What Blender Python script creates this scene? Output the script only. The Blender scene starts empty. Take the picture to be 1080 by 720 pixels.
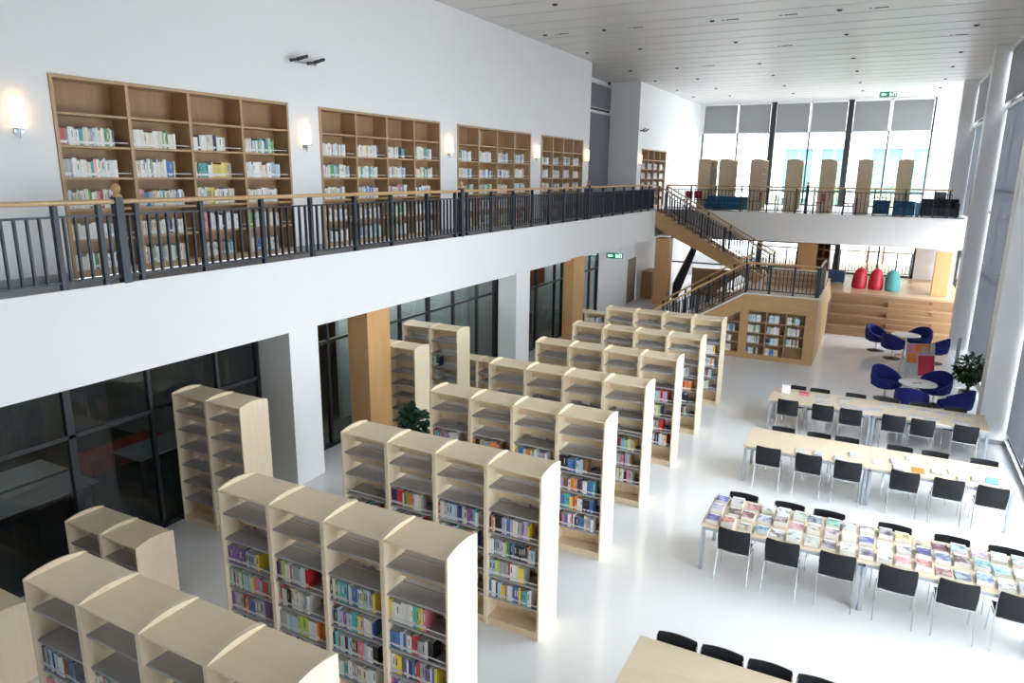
import bpy, bmesh, math, random
from mathutils import Vector, Matrix
from mathutils.bvhtree import BVHTree
R = random.Random(7)
scene = bpy.context.scene
COL = scene.collection
PI = math.pi

# ------------------------------------------------------------------ materials
def new_mat(name):
    m = bpy.data.materials.new(name); m.use_nodes = True
    nt = m.node_tree
    return m, nt, nt.nodes['Principled BSDF']

def paint(name, col, rough=.5, metal=0., var=.03, scale=3., bump=.0, coat=0., spec=None):
    """plain surface with faint mottling and optional fine bump"""
    m, nt, b = new_mat(name)
    tc = nt.nodes.new('ShaderNodeTexCoord')
    n = nt.nodes.new('ShaderNodeTexNoise'); n.inputs['Scale'].default_value = scale; n.inputs['Detail'].default_value = 4
    nt.links.new(tc.outputs['Object'], n.inputs['Vector'])
    r = nt.nodes.new('ShaderNodeMix'); r.data_type = 'RGBA'
    c = Vector(col)
    r.inputs[6].default_value = (*[max(0, x*(1-var)) for x in c], 1)
    r.inputs[7].default_value = (*[min(1, x*(1+var)) for x in c], 1)
    nt.links.new(n.outputs['Fac'], r.inputs[0]); nt.links.new(r.outputs[2], b.inputs['Base Color'])
    b.inputs['Roughness'].default_value = rough; b.inputs['Metallic'].default_value = metal
    if spec is not None: b.inputs['Specular IOR Level'].default_value = spec
    if coat: b.inputs['Coat Weight'].default_value = coat; b.inputs['Coat Roughness'].default_value = .1
    if bump:
        bp = nt.nodes.new('ShaderNodeBump'); bp.inputs['Strength'].default_value = bump; bp.inputs['Distance'].default_value = .01
        n2 = nt.nodes.new('ShaderNodeTexNoise'); n2.inputs['Scale'].default_value = 120
        nt.links.new(tc.outputs['Object'], n2.inputs['Vector'])
        nt.links.new(n2.outputs['Fac'], bp.inputs['Height']); nt.links.new(bp.outputs[0], b.inputs['Normal'])
    return m

def wood(name, c1, c2, rough=.45, stretch=(14, 14, 1.2), scale=1.6):
    m, nt, b = new_mat(name)
    tc = nt.nodes.new('ShaderNodeTexCoord'); mp = nt.nodes.new('ShaderNodeMapping')
    mp.inputs['Scale'].default_value = stretch
    n = nt.nodes.new('ShaderNodeTexNoise'); n.inputs['Scale'].default_value = scale; n.inputs['Detail'].default_value = 6
    n.inputs['Distortion'].default_value = .6
    cr = nt.nodes.new('ShaderNodeValToRGB')
    cr.color_ramp.elements[0].position = .3; cr.color_ramp.elements[0].color = (*c1, 1)
    cr.color_ramp.elements[1].position = .7; cr.color_ramp.elements[1].color = (*c2, 1)
    nt.links.new(tc.outputs['Object'], mp.inputs['Vector']); nt.links.new(mp.outputs[0], n.inputs['Vector'])
    nt.links.new(n.outputs['Fac'], cr.inputs['Fac']); nt.links.new(cr.outputs[0], b.inputs['Base Color'])
    b.inputs['Roughness'].default_value = rough
    return m

def objcol(name, rough=.5, mottled=0.):
    """the object's own colour (covers of books and magazines), with printed blotches for magazines"""
    m, nt, b = new_mat(name)
    oi = nt.nodes.new('ShaderNodeObjectInfo')
    if mottled:
        tc = nt.nodes.new('ShaderNodeTexCoord')
        n = nt.nodes.new('ShaderNodeTexNoise'); n.noise_dimensions = '4D'; n.inputs['Scale'].default_value = 9; n.inputs['Detail'].default_value = 3
        w = nt.nodes.new('ShaderNodeMath'); w.operation = 'MULTIPLY'; w.inputs[1].default_value = 50
        nt.links.new(oi.outputs['Random'], w.inputs[0]); nt.links.new(w.outputs[0], n.inputs['W'])
        nt.links.new(tc.outputs['Object'], n.inputs['Vector'])
        hs = nt.nodes.new('ShaderNodeMix'); hs.data_type = 'RGBA'; hs.inputs[7].default_value = (.66, .66, .67, 1)
        nt.links.new(oi.outputs['Color'], hs.inputs[6])
        cr = nt.nodes.new('ShaderNodeMapRange'); cr.inputs[1].default_value = .5; cr.inputs[2].default_value = .56; cr.inputs[4].default_value = mottled
        nt.links.new(n.outputs['Fac'], cr.inputs[0]); nt.links.new(cr.outputs[0], hs.inputs[0])
        h2 = nt.nodes.new('ShaderNodeMix'); h2.data_type = 'RGBA'; h2.inputs[7].default_value = (.10, .08, .10, 1)
        c2 = nt.nodes.new('ShaderNodeMapRange'); c2.inputs[1].default_value = .46; c2.inputs[2].default_value = .40; c2.inputs[4].default_value = mottled*1.7
        nt.links.new(n.outputs['Fac'], c2.inputs[0]); nt.links.new(c2.outputs[0], h2.inputs[0]); nt.links.new(hs.outputs[2], h2.inputs[6])
        hs = h2
        nt.links.new(hs.outputs[2], b.inputs['Base Color'])
    else:
        nt.links.new(oi.outputs['Color'], b.inputs['Base Color'])
    b.inputs['Roughness'].default_value = rough
    return m

def attrcol(name, rough=.6):
    m, nt, b = new_mat(name)
    a = nt.nodes.new('ShaderNodeAttribute'); a.attribute_name = 'cover'
    nt.links.new(a.outputs['Color'], b.inputs['Base Color']); b.inputs['Roughness'].default_value = rough
    return m

def glass(name, tint, refl=.04, rough=.0):
    m = bpy.data.materials.new(name); m.use_nodes = True
    nt = m.node_tree; nt.nodes.clear()
    o = nt.nodes.new('ShaderNodeOutputMaterial'); mx = nt.nodes.new('ShaderNodeMixShader')
    t = nt.nodes.new('ShaderNodeBsdfTransparent'); t.inputs[0].default_value = (*tint, 1)
    g = nt.nodes.new('ShaderNodeBsdfGlossy'); g.inputs['Roughness'].default_value = rough
    lw = nt.nodes.new('ShaderNodeLayerWeight')
    p5 = nt.nodes.new('ShaderNodeMath'); p5.operation = 'POWER'; p5.inputs[1].default_value = 5
    f = nt.nodes.new('ShaderNodeMapRange'); f.inputs[3].default_value = refl; f.inputs[4].default_value = 1
    nt.links.new(lw.outputs['Facing'], p5.inputs[0]); nt.links.new(p5.outputs[0], f.inputs[0])
    nt.links.new(f.outputs[0], mx.inputs[0]); nt.links.new(t.outputs[0], mx.inputs[1]); nt.links.new(g.outputs[0], mx.inputs[2])
    nt.links.new(mx.outputs[0], o.inputs[0])
    return m

def emit(name, col, s):
    m, nt, b = new_mat(name)
    b.inputs['Base Color'].default_value = (*col, 1)
    b.inputs['Emission Color'].default_value = (*col, 1); b.inputs['Emission Strength'].default_value = s
    return m

def fabric_shade(name, col, trans=.25):
    m = bpy.data.materials.new(name); m.use_nodes = True
    nt = m.node_tree; nt.nodes.clear()
    o = nt.nodes.new('ShaderNodeOutputMaterial'); mx = nt.nodes.new('ShaderNodeMixShader'); mx.inputs[0].default_value = trans
    d = nt.nodes.new('ShaderNodeBsdfDiffuse'); t = nt.nodes.new('ShaderNodeBsdfTranslucent')
    tc = nt.nodes.new('ShaderNodeTexCoord'); n = nt.nodes.new('ShaderNodeTexNoise'); n.inputs['Scale'].default_value = 30
    cr = nt.nodes.new('ShaderNodeMix'); cr.data_type = 'RGBA'
    cr.inputs[6].default_value = (*[c*.95 for c in col], 1); cr.inputs[7].default_value = (*[c*1.05 for c in col], 1)
    nt.links.new(tc.outputs['Object'], n.inputs['Vector']); nt.links.new(n.outputs['Fac'], cr.inputs[0])
    nt.links.new(cr.outputs[2], d.inputs[0]); nt.links.new(cr.outputs[2], t.inputs[0])
    nt.links.new(d.outputs[0], mx.inputs[1]); nt.links.new(t.outputs[0], mx.inputs[2]); nt.links.new(mx.outputs[0], o.inputs[0])
    return m

M = dict(
    white=paint('white wall paint', (.84, .85, .865), .6, var=.01, scale=.6),
    white2=paint('white column paint', (.86, .865, .88), .5, var=.01, scale=.6),
    fascia=paint('white fascia paint', (.86, .865, .875), .5, var=.01, scale=.4),
    ceil=paint('ceiling panel enamel', (.64, .62, .60), .38, var=.015, scale=.5),
    ceilgap=paint('ceiling joint', (.20, .19, .18), .6),
    floor=paint('polished floor', (.81, .82, .83), .13, var=.015, scale=.8, spec=.6),
    maple=wood('maple veneer', (.77, .615, .415), (.83, .68, .475), .45),
    maple_top=wood('maple shelf top', (.84, .69, .49), (.87, .72, .52), .45, (1.2, 10, 10)),
    maple_end=wood('pale maple edge', (.83, .69, .50), (.88, .75, .56), .45),
    oak=wood('oak veneer', (.34, .205, .105), (.40, .25, .13), .5),
    oak_light=wood('oak front edge', (.46, .305, .175), (.52, .35, .205), .5),
    oak_col=wood('column oak cladding', (.62, .36, .155), (.68, .405, .18), .4, (3, 3, .4)),
    timber=wood('stair timber cladding', (.47, .285, .125), (.53, .335, .155), .45, (1.2, 14, 14)),
    tier=wood('tier timber', (.33, .195, .10), (.39, .235, .125), .45, (1.2, 14, 14)),
    floorwood=wood('platform timber', (.55, .36, .21), (.62, .42, .26), .3, (1, 12, 1)),
    handrail=wood('handrail timber', (.56, .35, .17), (.64, .42, .22), .35, (10, 2, 10)),
    tabletop=wood('table laminate', (.66, .545, .395), (.70, .585, .43), .35, (1.5, 12, 6)),
    steel=paint('grey shelf steel', (.37, .37, .38), .5, .0, var=.05),
    rail_w=paint('white shelf stop', (.72, .72, .72), .4),
    dark=paint('charcoal rail metal', (.035, .045, .06), .45, .2, var=.08),
    frame=paint('dark window frame', (.03, .034, .038), .45, .2),
    frame_w=paint('white window frame', (.78, .79, .80), .4),
    chrome=paint('chrome', (.62, .63, .65), .18, 1.),
    alu=paint('grey aluminium leg', (.42, .45, .50), .35, .6),
    blackp=paint('black chair plastic', (.009, .010, .013), .55, var=.15, scale=20, bump=.15, spec=.3),
    blue=paint('blue chair fabric', (.007, .011, .16), .8, var=.18, scale=9, bump=.4),
    tablew=paint('white tabletop', (.86, .86, .85), .25),
    red=paint('red vinyl', (.55, .02, .05), .45, var=.12),
    teal=paint('teal fabric', (.10, .36, .37), .7, var=.08),
    navy=paint('navy fabric', (.03, .09, .2), .75, var=.1),
    denim=paint('blue sofa fabric', (.02, .16, .34), .75, var=.1),
    sky=paint('light blue fabric', (.16, .45, .72), .7),
    green=paint('green fabric', (.12, .24, .05), .8, var=.1),
    maroon=paint('maroon fabric', (.22, .02, .06), .8, var=.1),
    redch=paint('red chair fabric', (.42, .03, .05), .7),
    brown=wood('brown lattice wood', (.22, .09, .035), (.28, .12, .05), .5),
    ink=paint('dark fabric', (.02, .024, .035), .7),
    cover=objcol('book cover', .45), mag=objcol('magazine cover', .3, .45),
    label=paint('white spine label', (.85, .85, .83), .5),
    page=paint('book pages', (.80, .79, .75), .8, var=.06, scale=60),
    band=paint('dark spine band', (.06, .06, .07), .5), band2=paint('pale spine band', (.75, .70, .55), .5),
    stuffbook=attrcol('book covers'),
    glassw=glass('window glass', (.95, .97, .97)),
    glassd=glass('tinted partition glass', (.70, .75, .76), .05),
    blind=fabric_shade('grey roller blind', (.33, .33, .33), .45),
    blind2=fabric_shade('blue grey roller blind', (.36, .375, .405), .45),
    sconce=emit('warm lamp shade', (1., .60, .30), 1.5),
    exitg=emit('exit sign green', (.0, .20, .10), .25), exitw=emit('exit sign white', (.75, 1., .85), 1.2),
    leaf=paint('leaf', (.035, .10, .03), .5, var=.5, scale=14), leafd=paint('dark leaf', (.02, .085, .05), .4, var=.4, scale=9),
    leaf_out=paint('tree leaf', (.26, .34, .17), .6, var=.4, scale=6),
    bark=paint('bark', (.16, .09, .045), .8, var=.3, scale=20), pot=paint('white pot', (.75, .75, .74), .35), soil=paint('soil', (.05, .035, .025), .9),
    dimwall=paint('side room wall', (.30, .31, .30), .7), dimfloor=paint('side room carpet', (.05, .055, .055), .9),  # wall grey set dark to stand in for the unlit room
    grey=paint('mid grey panel', (.33, .35, .37), .5), door=wood('grey oak door', (.20, .15, .12), (.26, .2, .16), .5),
    lamp=paint('black lamp metal', (.03, .03, .035), .4), lens=paint('lens', (.25, .26, .28), .15),
    facade=paint('pale render', (.80, .79, .77), .8, var=.02), pane_out=paint('cyan window glass', (.16, .30, .34), .2),
    paving=paint('pale paving', (.55, .54, .52), .8), redwall=paint('red banner board', (.36, .03, .02), .5),
    paper=paint('newspaper', (.52, .52, .52), .7, var=.45, scale=26), frost=paint('pale grey green screen', (.42, .48, .49), .5), room_fill=emit('added fill glow', (1., .97, .9), 4.),
    orange=paint('orange print', (.80, .22, .05), .5, var=.3, scale=8),
    silver=paint('silver print', (.5, .52, .56), .4, var=.3, scale=12), pink=paint('pink cover', (.75, .25, .33), .5),
    blackboard=paint('screen black', (.02, .022, .026), .2), yellowg=paint('yellow green board', (.30, .36, .05), .6),
)

# ------------------------------------------------------------------ mesh builder
class MB:
    def __init__(s): s.v = []; s.f = []; s.m = []; s.mats = []
    def mi(s, m):
        if m not in s.mats: s.mats.append(m)
        return s.mats.index(m)
    def add(s, vs, fs, m):
        b = len(s.v); s.v += [tuple(v) for v in vs]; k = s.mi(m)
        for f in fs: s.f.append(tuple(b+i for i in f)); s.m.append(k)
        return s
    def box(s, x0, x1, y0, y1, z0, z1, m):
        if x0 > x1: x0, x1 = x1, x0
        if y0 > y1: y0, y1 = y1, y0
        if z0 > z1: z0, z1 = z1, z0
        return s.add([(x0,y0,z0),(x1,y0,z0),(x1,y1,z0),(x0,y1,z0),(x0,y0,z1),(x1,y0,z1),(x1,y1,z1),(x0,y1,z1)],
              [(3,2,1,0),(4,5,6,7),(0,1,5,4),(1,2,6,5),(2,3,7,6),(3,0,4,7)], m)
    def prism(s, poly, axis, a, b, m):
        """extrude a 2-D polygon along axis from a to b; poly in the other two axes in xyz order"""
        def P(u, v, w): return {'x': (w,u,v), 'y': (u,w,v), 'z': (u,v,w)}[axis]
        n = len(poly)
        vs = [P(u,v,a) for u,v in poly] + [P(u,v,b) for u,v in poly]
        fs = [tuple(range(n-1,-1,-1)), tuple(range(n,2*n))] + [(i,(i+1)%n,n+(i+1)%n,n+i) for i in range(n)]
        return s.add(vs, fs, m)
    def tube(s, pts, r, m, n=8, cap=True):
        pts = [Vector(p) for p in pts]; vs = []; fs = []
        rr = r if isinstance(r, (list, tuple)) else [r]*len(pts)
        up = None
        for i, p in enumerate(pts):
            d = (pts[min(i+1,len(pts)-1)] - pts[max(i-1,0)]).normalized()
            if up is None or abs(up.dot(d)) > .98: up = Vector((0,0,1)) if abs(d.z) < .9 else Vector((1,0,0))
            a = d.cross(up).normalized(); b = a.cross(d).normalized(); up = b
            for k in range(n):
                t = 2*PI*(k+.5)/n; vs.append(p + (a*math.cos(t) + b*math.sin(t))*rr[i])
        for i in range(len(pts)-1):
            for k in range(n):
                fs.append((i*n+k, i*n+(k+1)%n, (i+1)*n+(k+1)%n, (i+1)*n+k))
        if cap:
            fs.append(tuple(range(n-1,-1,-1))); e = (len(pts)-1)*n; fs.append(tuple(range(e,e+n)))
        return s.add(vs, fs, m)
    def lathe(s, prof, m, n=20, c=(0,0,0)):
        vs = []; fs = []
        for r, z in prof:
            for k in range(n):
                t = 2*PI*k/n; vs.append((c[0]+r*math.cos(t), c[1]+r*math.sin(t), c[2]+z))
        for i in range(len(prof)-1):
            for k in range(n):
                fs.append((i*n+k, i*n+(k+1)%n, (i+1)*n+(k+1)%n, (i+1)*n+k))
        fs.append(tuple(range(n-1,-1,-1))); e = (len(prof)-1)*n; fs.append(tuple(range(e,e+n)))
        return s.add(vs, fs, m)
    def mesh(s, name, bevel=0, smooth=False):
        me = bpy.data.meshes.new(name)
        me.from_pydata(s.v, [], s.f)
        for m in s.mats: me.materials.append(m)
        me.polygons.foreach_set('material_index', s.m)
        if bevel:
            bm = bmesh.new(); bm.from_mesh(me)
            es = [e for e in bm.edges if len(e.link_faces) == 2 and e.calc_face_angle(0) > .6]
            bmesh.ops.bevel(bm, geom=es, offset=bevel, segments=2, affect='EDGES', profile=.6, clamp_overlap=True)
            bm.to_mesh(me); bm.free()
        if smooth:
            me.polygons.foreach_set('use_smooth', [True]*len(me.polygons))
            try: me.set_sharp_from_angle(angle=.7)
            except Exception: pass
        me.update()
        return me
    def build(s, name, parent=None, bevel=0, smooth=False, loc=(0,0,0), rot=0):
        o = bpy.data.objects.new(name, s.mesh(name, bevel, smooth)); COL.objects.link(o)
        o.location = loc; o.rotation_euler = (0,0,rot)
        if parent is not None: o.parent = parent
        return o

def tag(o, label, cat, group=None, kind=None):
    o['label'] = label; o['category'] = cat
    if group: o['group'] = group
    if kind: o['kind'] = kind
    return o
def thing(name, label, cat, loc=(0,0,0), rot=0, group=None):
    o = bpy.data.objects.new(name, None); o.empty_display_size = .1; COL.objects.link(o)
    o.location = loc; o.rotation_euler = (0,0,rot)
    return tag(o, label, cat, group)
def struct(name, mb, **k):
    o = mb.build(name, **k); o['kind'] = 'structure'; return o
KIDS = {}
def copy_tree(o, parent=None):
    c = o.copy(); COL.objects.link(c)
    if parent is not None: c.parent = parent
    ks = KIDS.get(o.name)
    if ks is None: ks = list(o.children); KIDS[o.name] = ks
    for k in ks: copy_tree(k, c)
    return c
ORD = ['zeroth','first','second','third','fourth','fifth','sixth','seventh','eighth','ninth','tenth','eleventh','twelfth','thirteenth','fourteenth',
       'fifteenth','sixteenth','seventeenth','eighteenth','nineteenth','twentieth','twenty-first','twenty-second','twenty-third','twenty-fourth','twenty-fifth',
       'twenty-sixth','twenty-seventh','twenty-eighth','twenty-ninth','thirtieth']

# ------------------------------------------------------------------ camera
F_PX, YAW, PITCH, ROLL, EYE = 742.03, .4774, .2341, .0123, 5.7
cam = bpy.data.cameras.new('camera'); cam.sensor_width = 36; cam.lens = 36*F_PX/1080; cam.clip_start = .05; cam.clip_end = 300
co = bpy.data.objects.new('camera', cam); COL.objects.link(co); scene.camera = co
cy, sy = math.cos(YAW), math.sin(YAW)
fwd = Vector((-sy*math.cos(PITCH), cy*math.cos(PITCH), -math.sin(PITCH))); rgt = Vector((cy, sy, 0)); upv = rgt.cross(fwd)
c_, s_ = math.cos(ROLL), math.sin(ROLL)
r2 = c_*rgt + s_*upv; u2 = c_*upv - s_*rgt
co.matrix_world = Matrix(((r2.x,u2.x,-fwd.x,0),(r2.y,u2.y,-fwd.y,0),(r2.z,u2.z,-fwd.z,EYE),(0,0,0,1)))
EYEV = Vector((0,0,EYE))
def project(p):
    v = Vector(p) - EYEV; z = v.dot(fwd)
    return (540 + F_PX*v.dot(r2)/z, 360 - F_PX*v.dot(u2)/z, z) if z > .1 else (-1e4, -1e4, z)

# ------------------------------------------------------------------ setting
XW, XF, XR = -9.85, -8.95, 3.0          # left wall plane, balcony edge, window wall plane
ZS, ZB, ZC = 4.2, 3.0, 9.6              # balcony floor, soffit, ceiling
YN, YFAR = -4.0, 41.8
struct('floor', MB().box(-11.4, XR+.3, YN, YFAR, -.2, 0, M['floor']))
# ceiling: strips 1.055 m wide running across the hall with a shadow gap between
cm = MB()
y = YN
while y < YFAR:
    y1 = min(y+1.005, YFAR); cm.box(-11.4, XR+.3, y, y1, ZC, ZC+.05, M['ceil']); y += 1.055
cm.box(-11.4, XR+.3, YN, YFAR, ZC+.05, ZC+.12, M['ceilgap'])
struct('ceiling', cm)
# upper wall with niches for the bookcases
CASES = [(5.80, 10.03), (10.83, 15.06), (15.86, 20.12), (20.88, 24.40)]
CZ1 = 6.907
wm = MB(); wm.box(XW-.5, XW, YN, 25.0, CZ1, ZC, M['white'])
edges = [YN] + [v for c in CASES for v in c] + [25.0]
for a, b in zip(edges[0::2], edges[1::2]): wm.box(XW-.5, XW, a, b, ZS, CZ1, M['white'])
wm.box(XW-.5, XW-.4, YN, 25.0, ZS, CZ1, M['white'])
struct('wall_left', wm)
# recess with tall window, then the far stretch of the wall with one more niche
struct('wall_recess', MB().box(-11.5, -11.3, 24.9, 30.77, ZS, ZC, M['white2']).box(-11.5, XW-.5, 24.9, 25.0, ZS, ZC, M['white']))
C5 = (31.35, 35.3)
wm = MB().box(-11.5, XW, 30.77, C5[0], ZB, ZC, M['white2']).box(XW-.5, XW, C5[0], YFAR, CZ1-.05, ZC, M['white']).box(XW-.5, XW, C5[1], YFAR, ZB, CZ1-.05, M['white'])
wm.box(XW-.5, XW-.4, C5[0], C5[1], ZB, CZ1-.05, M['white']).box(XW-.5, XW, C5[0], C5[1], ZB, ZS, M['white'])
wm.box(-11.5, -11.3, 24.9, 30.77, 0, ZB, M['white'])
struct('wall_left_far', wm)
# lower part of the left wall beyond the glass
wm = MB().box(XW-.2, XW, 26.4, 30.2, 0, ZB, M['white']).box(XW-.2, XW, 30.2, 31.6, 2.05, ZB, M['white']).box(XW-.2, XW, 31.6, YFAR, 0, ZB, M['white'])
struct('wall_left_lower', wm)
d = struct('door_1', MB().box(XW-.12, XW-.06, 30.22, 31.58, 0.005, 2.04, M['door']))
MB().box(XW-.06, XW-.02, 30.35, 30.39, .95, 1.1, M['chrome']).build('door_handle', d)
# balcony slab, fascia and its lip
struct('balcony_floor', MB().box(XW, XF-.02, YN, 32.4, ZB+.05, ZS, M['grey']).box(-11.4, XW, 25.0, 30.77, ZB, ZS, M['grey']))
struct('trim_1', MB().box(XF-.02, XF, YN, 31.0, ZB, ZS+.01, M['fascia']))
struct('trim_2', MB().box(XW, XF-.025, YN, 32.4, ZB-.0, ZB+.05, M['white2']).box(XF-.10, XF-.04, YN, 31.0, ZB-.06, ZB, M['white2']))
struct('baseboard_balcony', MB().box(XW, XW+.015, YN, 5.78, ZS, ZS+.1, M['grey']).box(XW, XW+.015, 10.05, 10.81, ZS, ZS+.1, M['grey']).box(XW, XW+.015, 15.08, 15.84, ZS, ZS+.1, M['grey']).box(XW, XW+.015, 20.14, 20.86, ZS, ZS+.1, M['grey']))
# far gallery slab
struct('gallery_floor', MB().box(XW, XR, 32.4, YFAR, ZB, ZS, M['fascia']))
# columns under the balcony
def column(name, x0, x1, y0, y1, z0, z1, m): return struct(name, MB().box(x0, x1, y0, y1, z0, z1, m), bevel=.012)
column('column', XW+.02, -9.05, 8.93, 9.65, 0, ZB, M['white2'])
column('column', -9.52, -9.0, 11.02, 11.76, 0, ZB, M['oak_col'])
column('column', -9.52, -8.93, 17.5, 18.36, 0, ZB, M['white2'])
column('column', -9.25, -8.87, 21.55, 22.5, 0, ZB, M['oak_col'])
column('column', -8.85, -8.22, 30.92, 31.5, 0, ZB, M['oak_col'])
# right wall: columns, sill wall, glazing with blinds
COLY = [0.8, 9.4, 17.95, 26.6, 35.3]
for i, yc in enumerate(COLY): column('column', 2.42 if yc < 30 else 2.3, XR+.3, yc, yc+.62, 0, ZC, M['white2'])
struct('wall_near', MB().box(-11.4, XR+.3, YN-.2, YN, 0, ZC, M['white']))
bays = [(1.42, 9.4), (10.02, 17.95), (18.57, 26.6), (27.22, 35.3), (35.92, YFAR)]
wr = MB().box(XR, XR+.3, YN, .8, 0, ZC, M['white2'])
for a, b in bays:
    wr.box(XR, XR+.3, a, b, 0, .12, M['white2'])
    wr.box(XR, XR+.3, a, b, 9.45, ZC, M['white2'])
struct('wall_right', wr)
struct('baseboard_right', MB().box(XR-.015, XR-.002, 10.05, 17.9, 0, .1, M['grey']).box(2.4, 2.418, 17.95, 18.57, 0, .1, M['grey']).box(2.42, XR, 17.935, 17.948, 0, .1, M['grey']))
wi = 0
for a, b in bays:
    wi += 1
    w = struct('window_%d' % wi, MB().box(XR+.05, XR+.062, a, b, .12, 9.45, M['glassw']))
    f = MB(); n = max(1, round((b-a)/2.0))
    for k in range(n+1):
        yy = a + (b-a)*k/n; yy = min(max(yy, a+.035), b-.035); f.box(XR+.0, XR+.12, yy-.03, yy+.03, .12, 9.45, M['frame'])
    for z in (.15, 2.9, 5.4, 7.95, 9.42): f.box(XR+.01, XR+.11, a, b, z-.03, z+.03, M['frame'])
    f.build('window_frame', w)
    MB().box(XR-.06, XR+.0, a, b, .1, .13, M['frame_w']).build('window_sill', w)
    if wi == 3:
        for yy, z in ((23.03, 4.73), (26.2, 4.73), (25.51, 3.25), (22.55, 3.18), (19.72, 3.42)):
            MB().box(XR-.13, XR+.0, yy-.1, yy+.1, z-.03, z+.03, M['frame_w']).build('window_handle', w)
def blind(name_label, y0, y1, z0, z1, x, m, box=True):
    t = thing('roller_blind', name_label, 'blind', (x, y0, z0), 0, None)
    MB().box(-.004, .004, .02, y1-y0-.02, .03, z1-z0-.1, m).build('blind_fabric', t)
    MB().box(-.05, .05, 0, y1-y0, z1-z0-.1, z1-z0, M['frame_w']).build('cassette', t)
    MB().box(-.012, .012, .02, y1-y0-.02, 0, .03, M['frame_w']).build('bottom_bar', t)
blind('lower blue-grey blind drawn to the floor in the wall of windows beside the potted tree', 18.6, 26.55, .3, 7.85, XR-.05, M['blind2'])
blind('upper grey blind above the drawn one beside the potted tree', 18.6, 26.55, 7.9, 9.5, XR-.16, M['blind'])
blind('lower blue-grey blind drawn down beside the gallery end', 27.25, 35.28, 4.25, 7.85, XR-.05, M['blind2'])
blind('upper grey blind high up beside the gallery end', 27.25, 35.28, 7.9, 9.5, XR-.16, M['blind'])
blind('upper grey blind above the reading tables', 10.05, 17.92, 7.9, 9.5, XR-.16, M['blind'])
blind('upper grey blind at the near end of the window wall', 1.45, 9.37, 7.9, 9.5, XR-.16, M['blind'])
blind('added unseen blind, half drawn to dim the near end of the window wall', 1.45, 9.37, 3.8, 7.85, XR-.05, M['blind2'])  # out of view, added to cut daylight at the near end
blind('narrow drawn blind between the big white column and the reading tables', 15.8, 17.9, .3, 7.85, XR-.05, M['blind2'])
# recess window
w = struct('window_7', MB().box(-11.29, -11.28, 25.05, 30.7, ZS+.1, 9.2, M['grey']))
f = MB()
for yy in (25.1, 27.9, 30.65): f.box(-11.28, -11.2, yy-.04, yy+.04, ZS, ZC, M['frame'])
for z in (ZS+.1, 8.35, 9.3): f.box(-11.28, -11.2, 25.05, 30.7, z-.04, z+.04, M['frame'])
f.build('window_frame', w)
for z0, z1, lb in ((8.4, 9.45, 'short grey blind at the top of the recess beyond the long bookcase wall'), (ZS+.15, 8.3, 'tall grey blind drawn down in the recess beyond the long bookcase wall')):
    blind(lb, 25.1, 30.65, z0, z1, -11.14, M['blind2'])

# far wall: glazing
MX = [-9.6, -7.7, -5.87, -4.0, -2.1, -.25, 1.65]
struct('wall_far', MB().box(XW-.5, -9.62, YFAR, YFAR+.3, 0, ZC, M['white2']).box(1.67, XR+.3, YFAR, YFAR+.3, 0, ZC, M['white2']).box(-9.62, 1.67, YFAR, YFAR+.3, 0, 1.28, M['white2']).box(-9.62, 1.67, YFAR, YFAR+.3, ZB, ZS, M['white2']))
LX = [-9.6, -7.0, -5.22, -3.45, -1.72, 0.02, 1.46]
for k, (z0, z1, yy, mx) in enumerate(((ZS, ZC, YFAR, MX), (1.3, ZB, 36.5, LX))):
    w = struct('window_%d' % (8+k), MB().box(-9.62, mx[-1]+.02, yy+.08, yy+.09, z0, z1, M['glassw']))
    f = MB()
    for i, x in enumerate(mx):
        r = (.14 if k == 0 else .11) if i in (2, 4) else .04
        f.box(x-r, x+r, yy-(.12 if r > .1 else 0), yy+.14, z0, z1, M['frame'])
    for z in ((z0+.04, 8.02, 5.0, z1-.04) if k == 0 else (z0+.04, z1-.04)):
        f.box(-9.62, mx[-1]+.02, yy+.02, yy+.12, z-.035, z+.035, M['frame'])
    if k: f.box(-9.62, -1.72, yy+.0, yy+.12, 2.6, 2.72, M['frame'])
    f.build('window_frame', w)
for i in range(6):
    a, b = MX[i]+(.16 if i in (2, 4) else .06), MX[i+1]-(.16 if i+1 in (2, 4) else .06)
    nm = ['in the first window bay from the long bookcase wall', 'in the second window bay from the long bookcase wall', 'just past the first dark post of the gallery window', 'just before the second dark post of the gallery window',
          'just past the second dark post of the gallery window', 'in the window bay beside the wall of tall windows'][i]
    t = thing('roller_blind', 'half-drawn grey blind ' + nm, 'blind', (a, YFAR-.06, 8.0))
    MB().box(0, b-a, -.004, .004, .04, 1.5, M['blind']).build('blind_fabric', t)
    MB().box(0, b-a, -.05, .05, 1.5, 1.6, M['frame_w']).build('cassette', t)
    MB().box(0, b-a, -.015, .015, 0, .04, M['frame_w']).build('bottom_bar', t)
    g = MB().box(-.07, -.03, -.02, .02, 0, 1.6, M['frame_w']); g.build('guide_rail', t)

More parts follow.
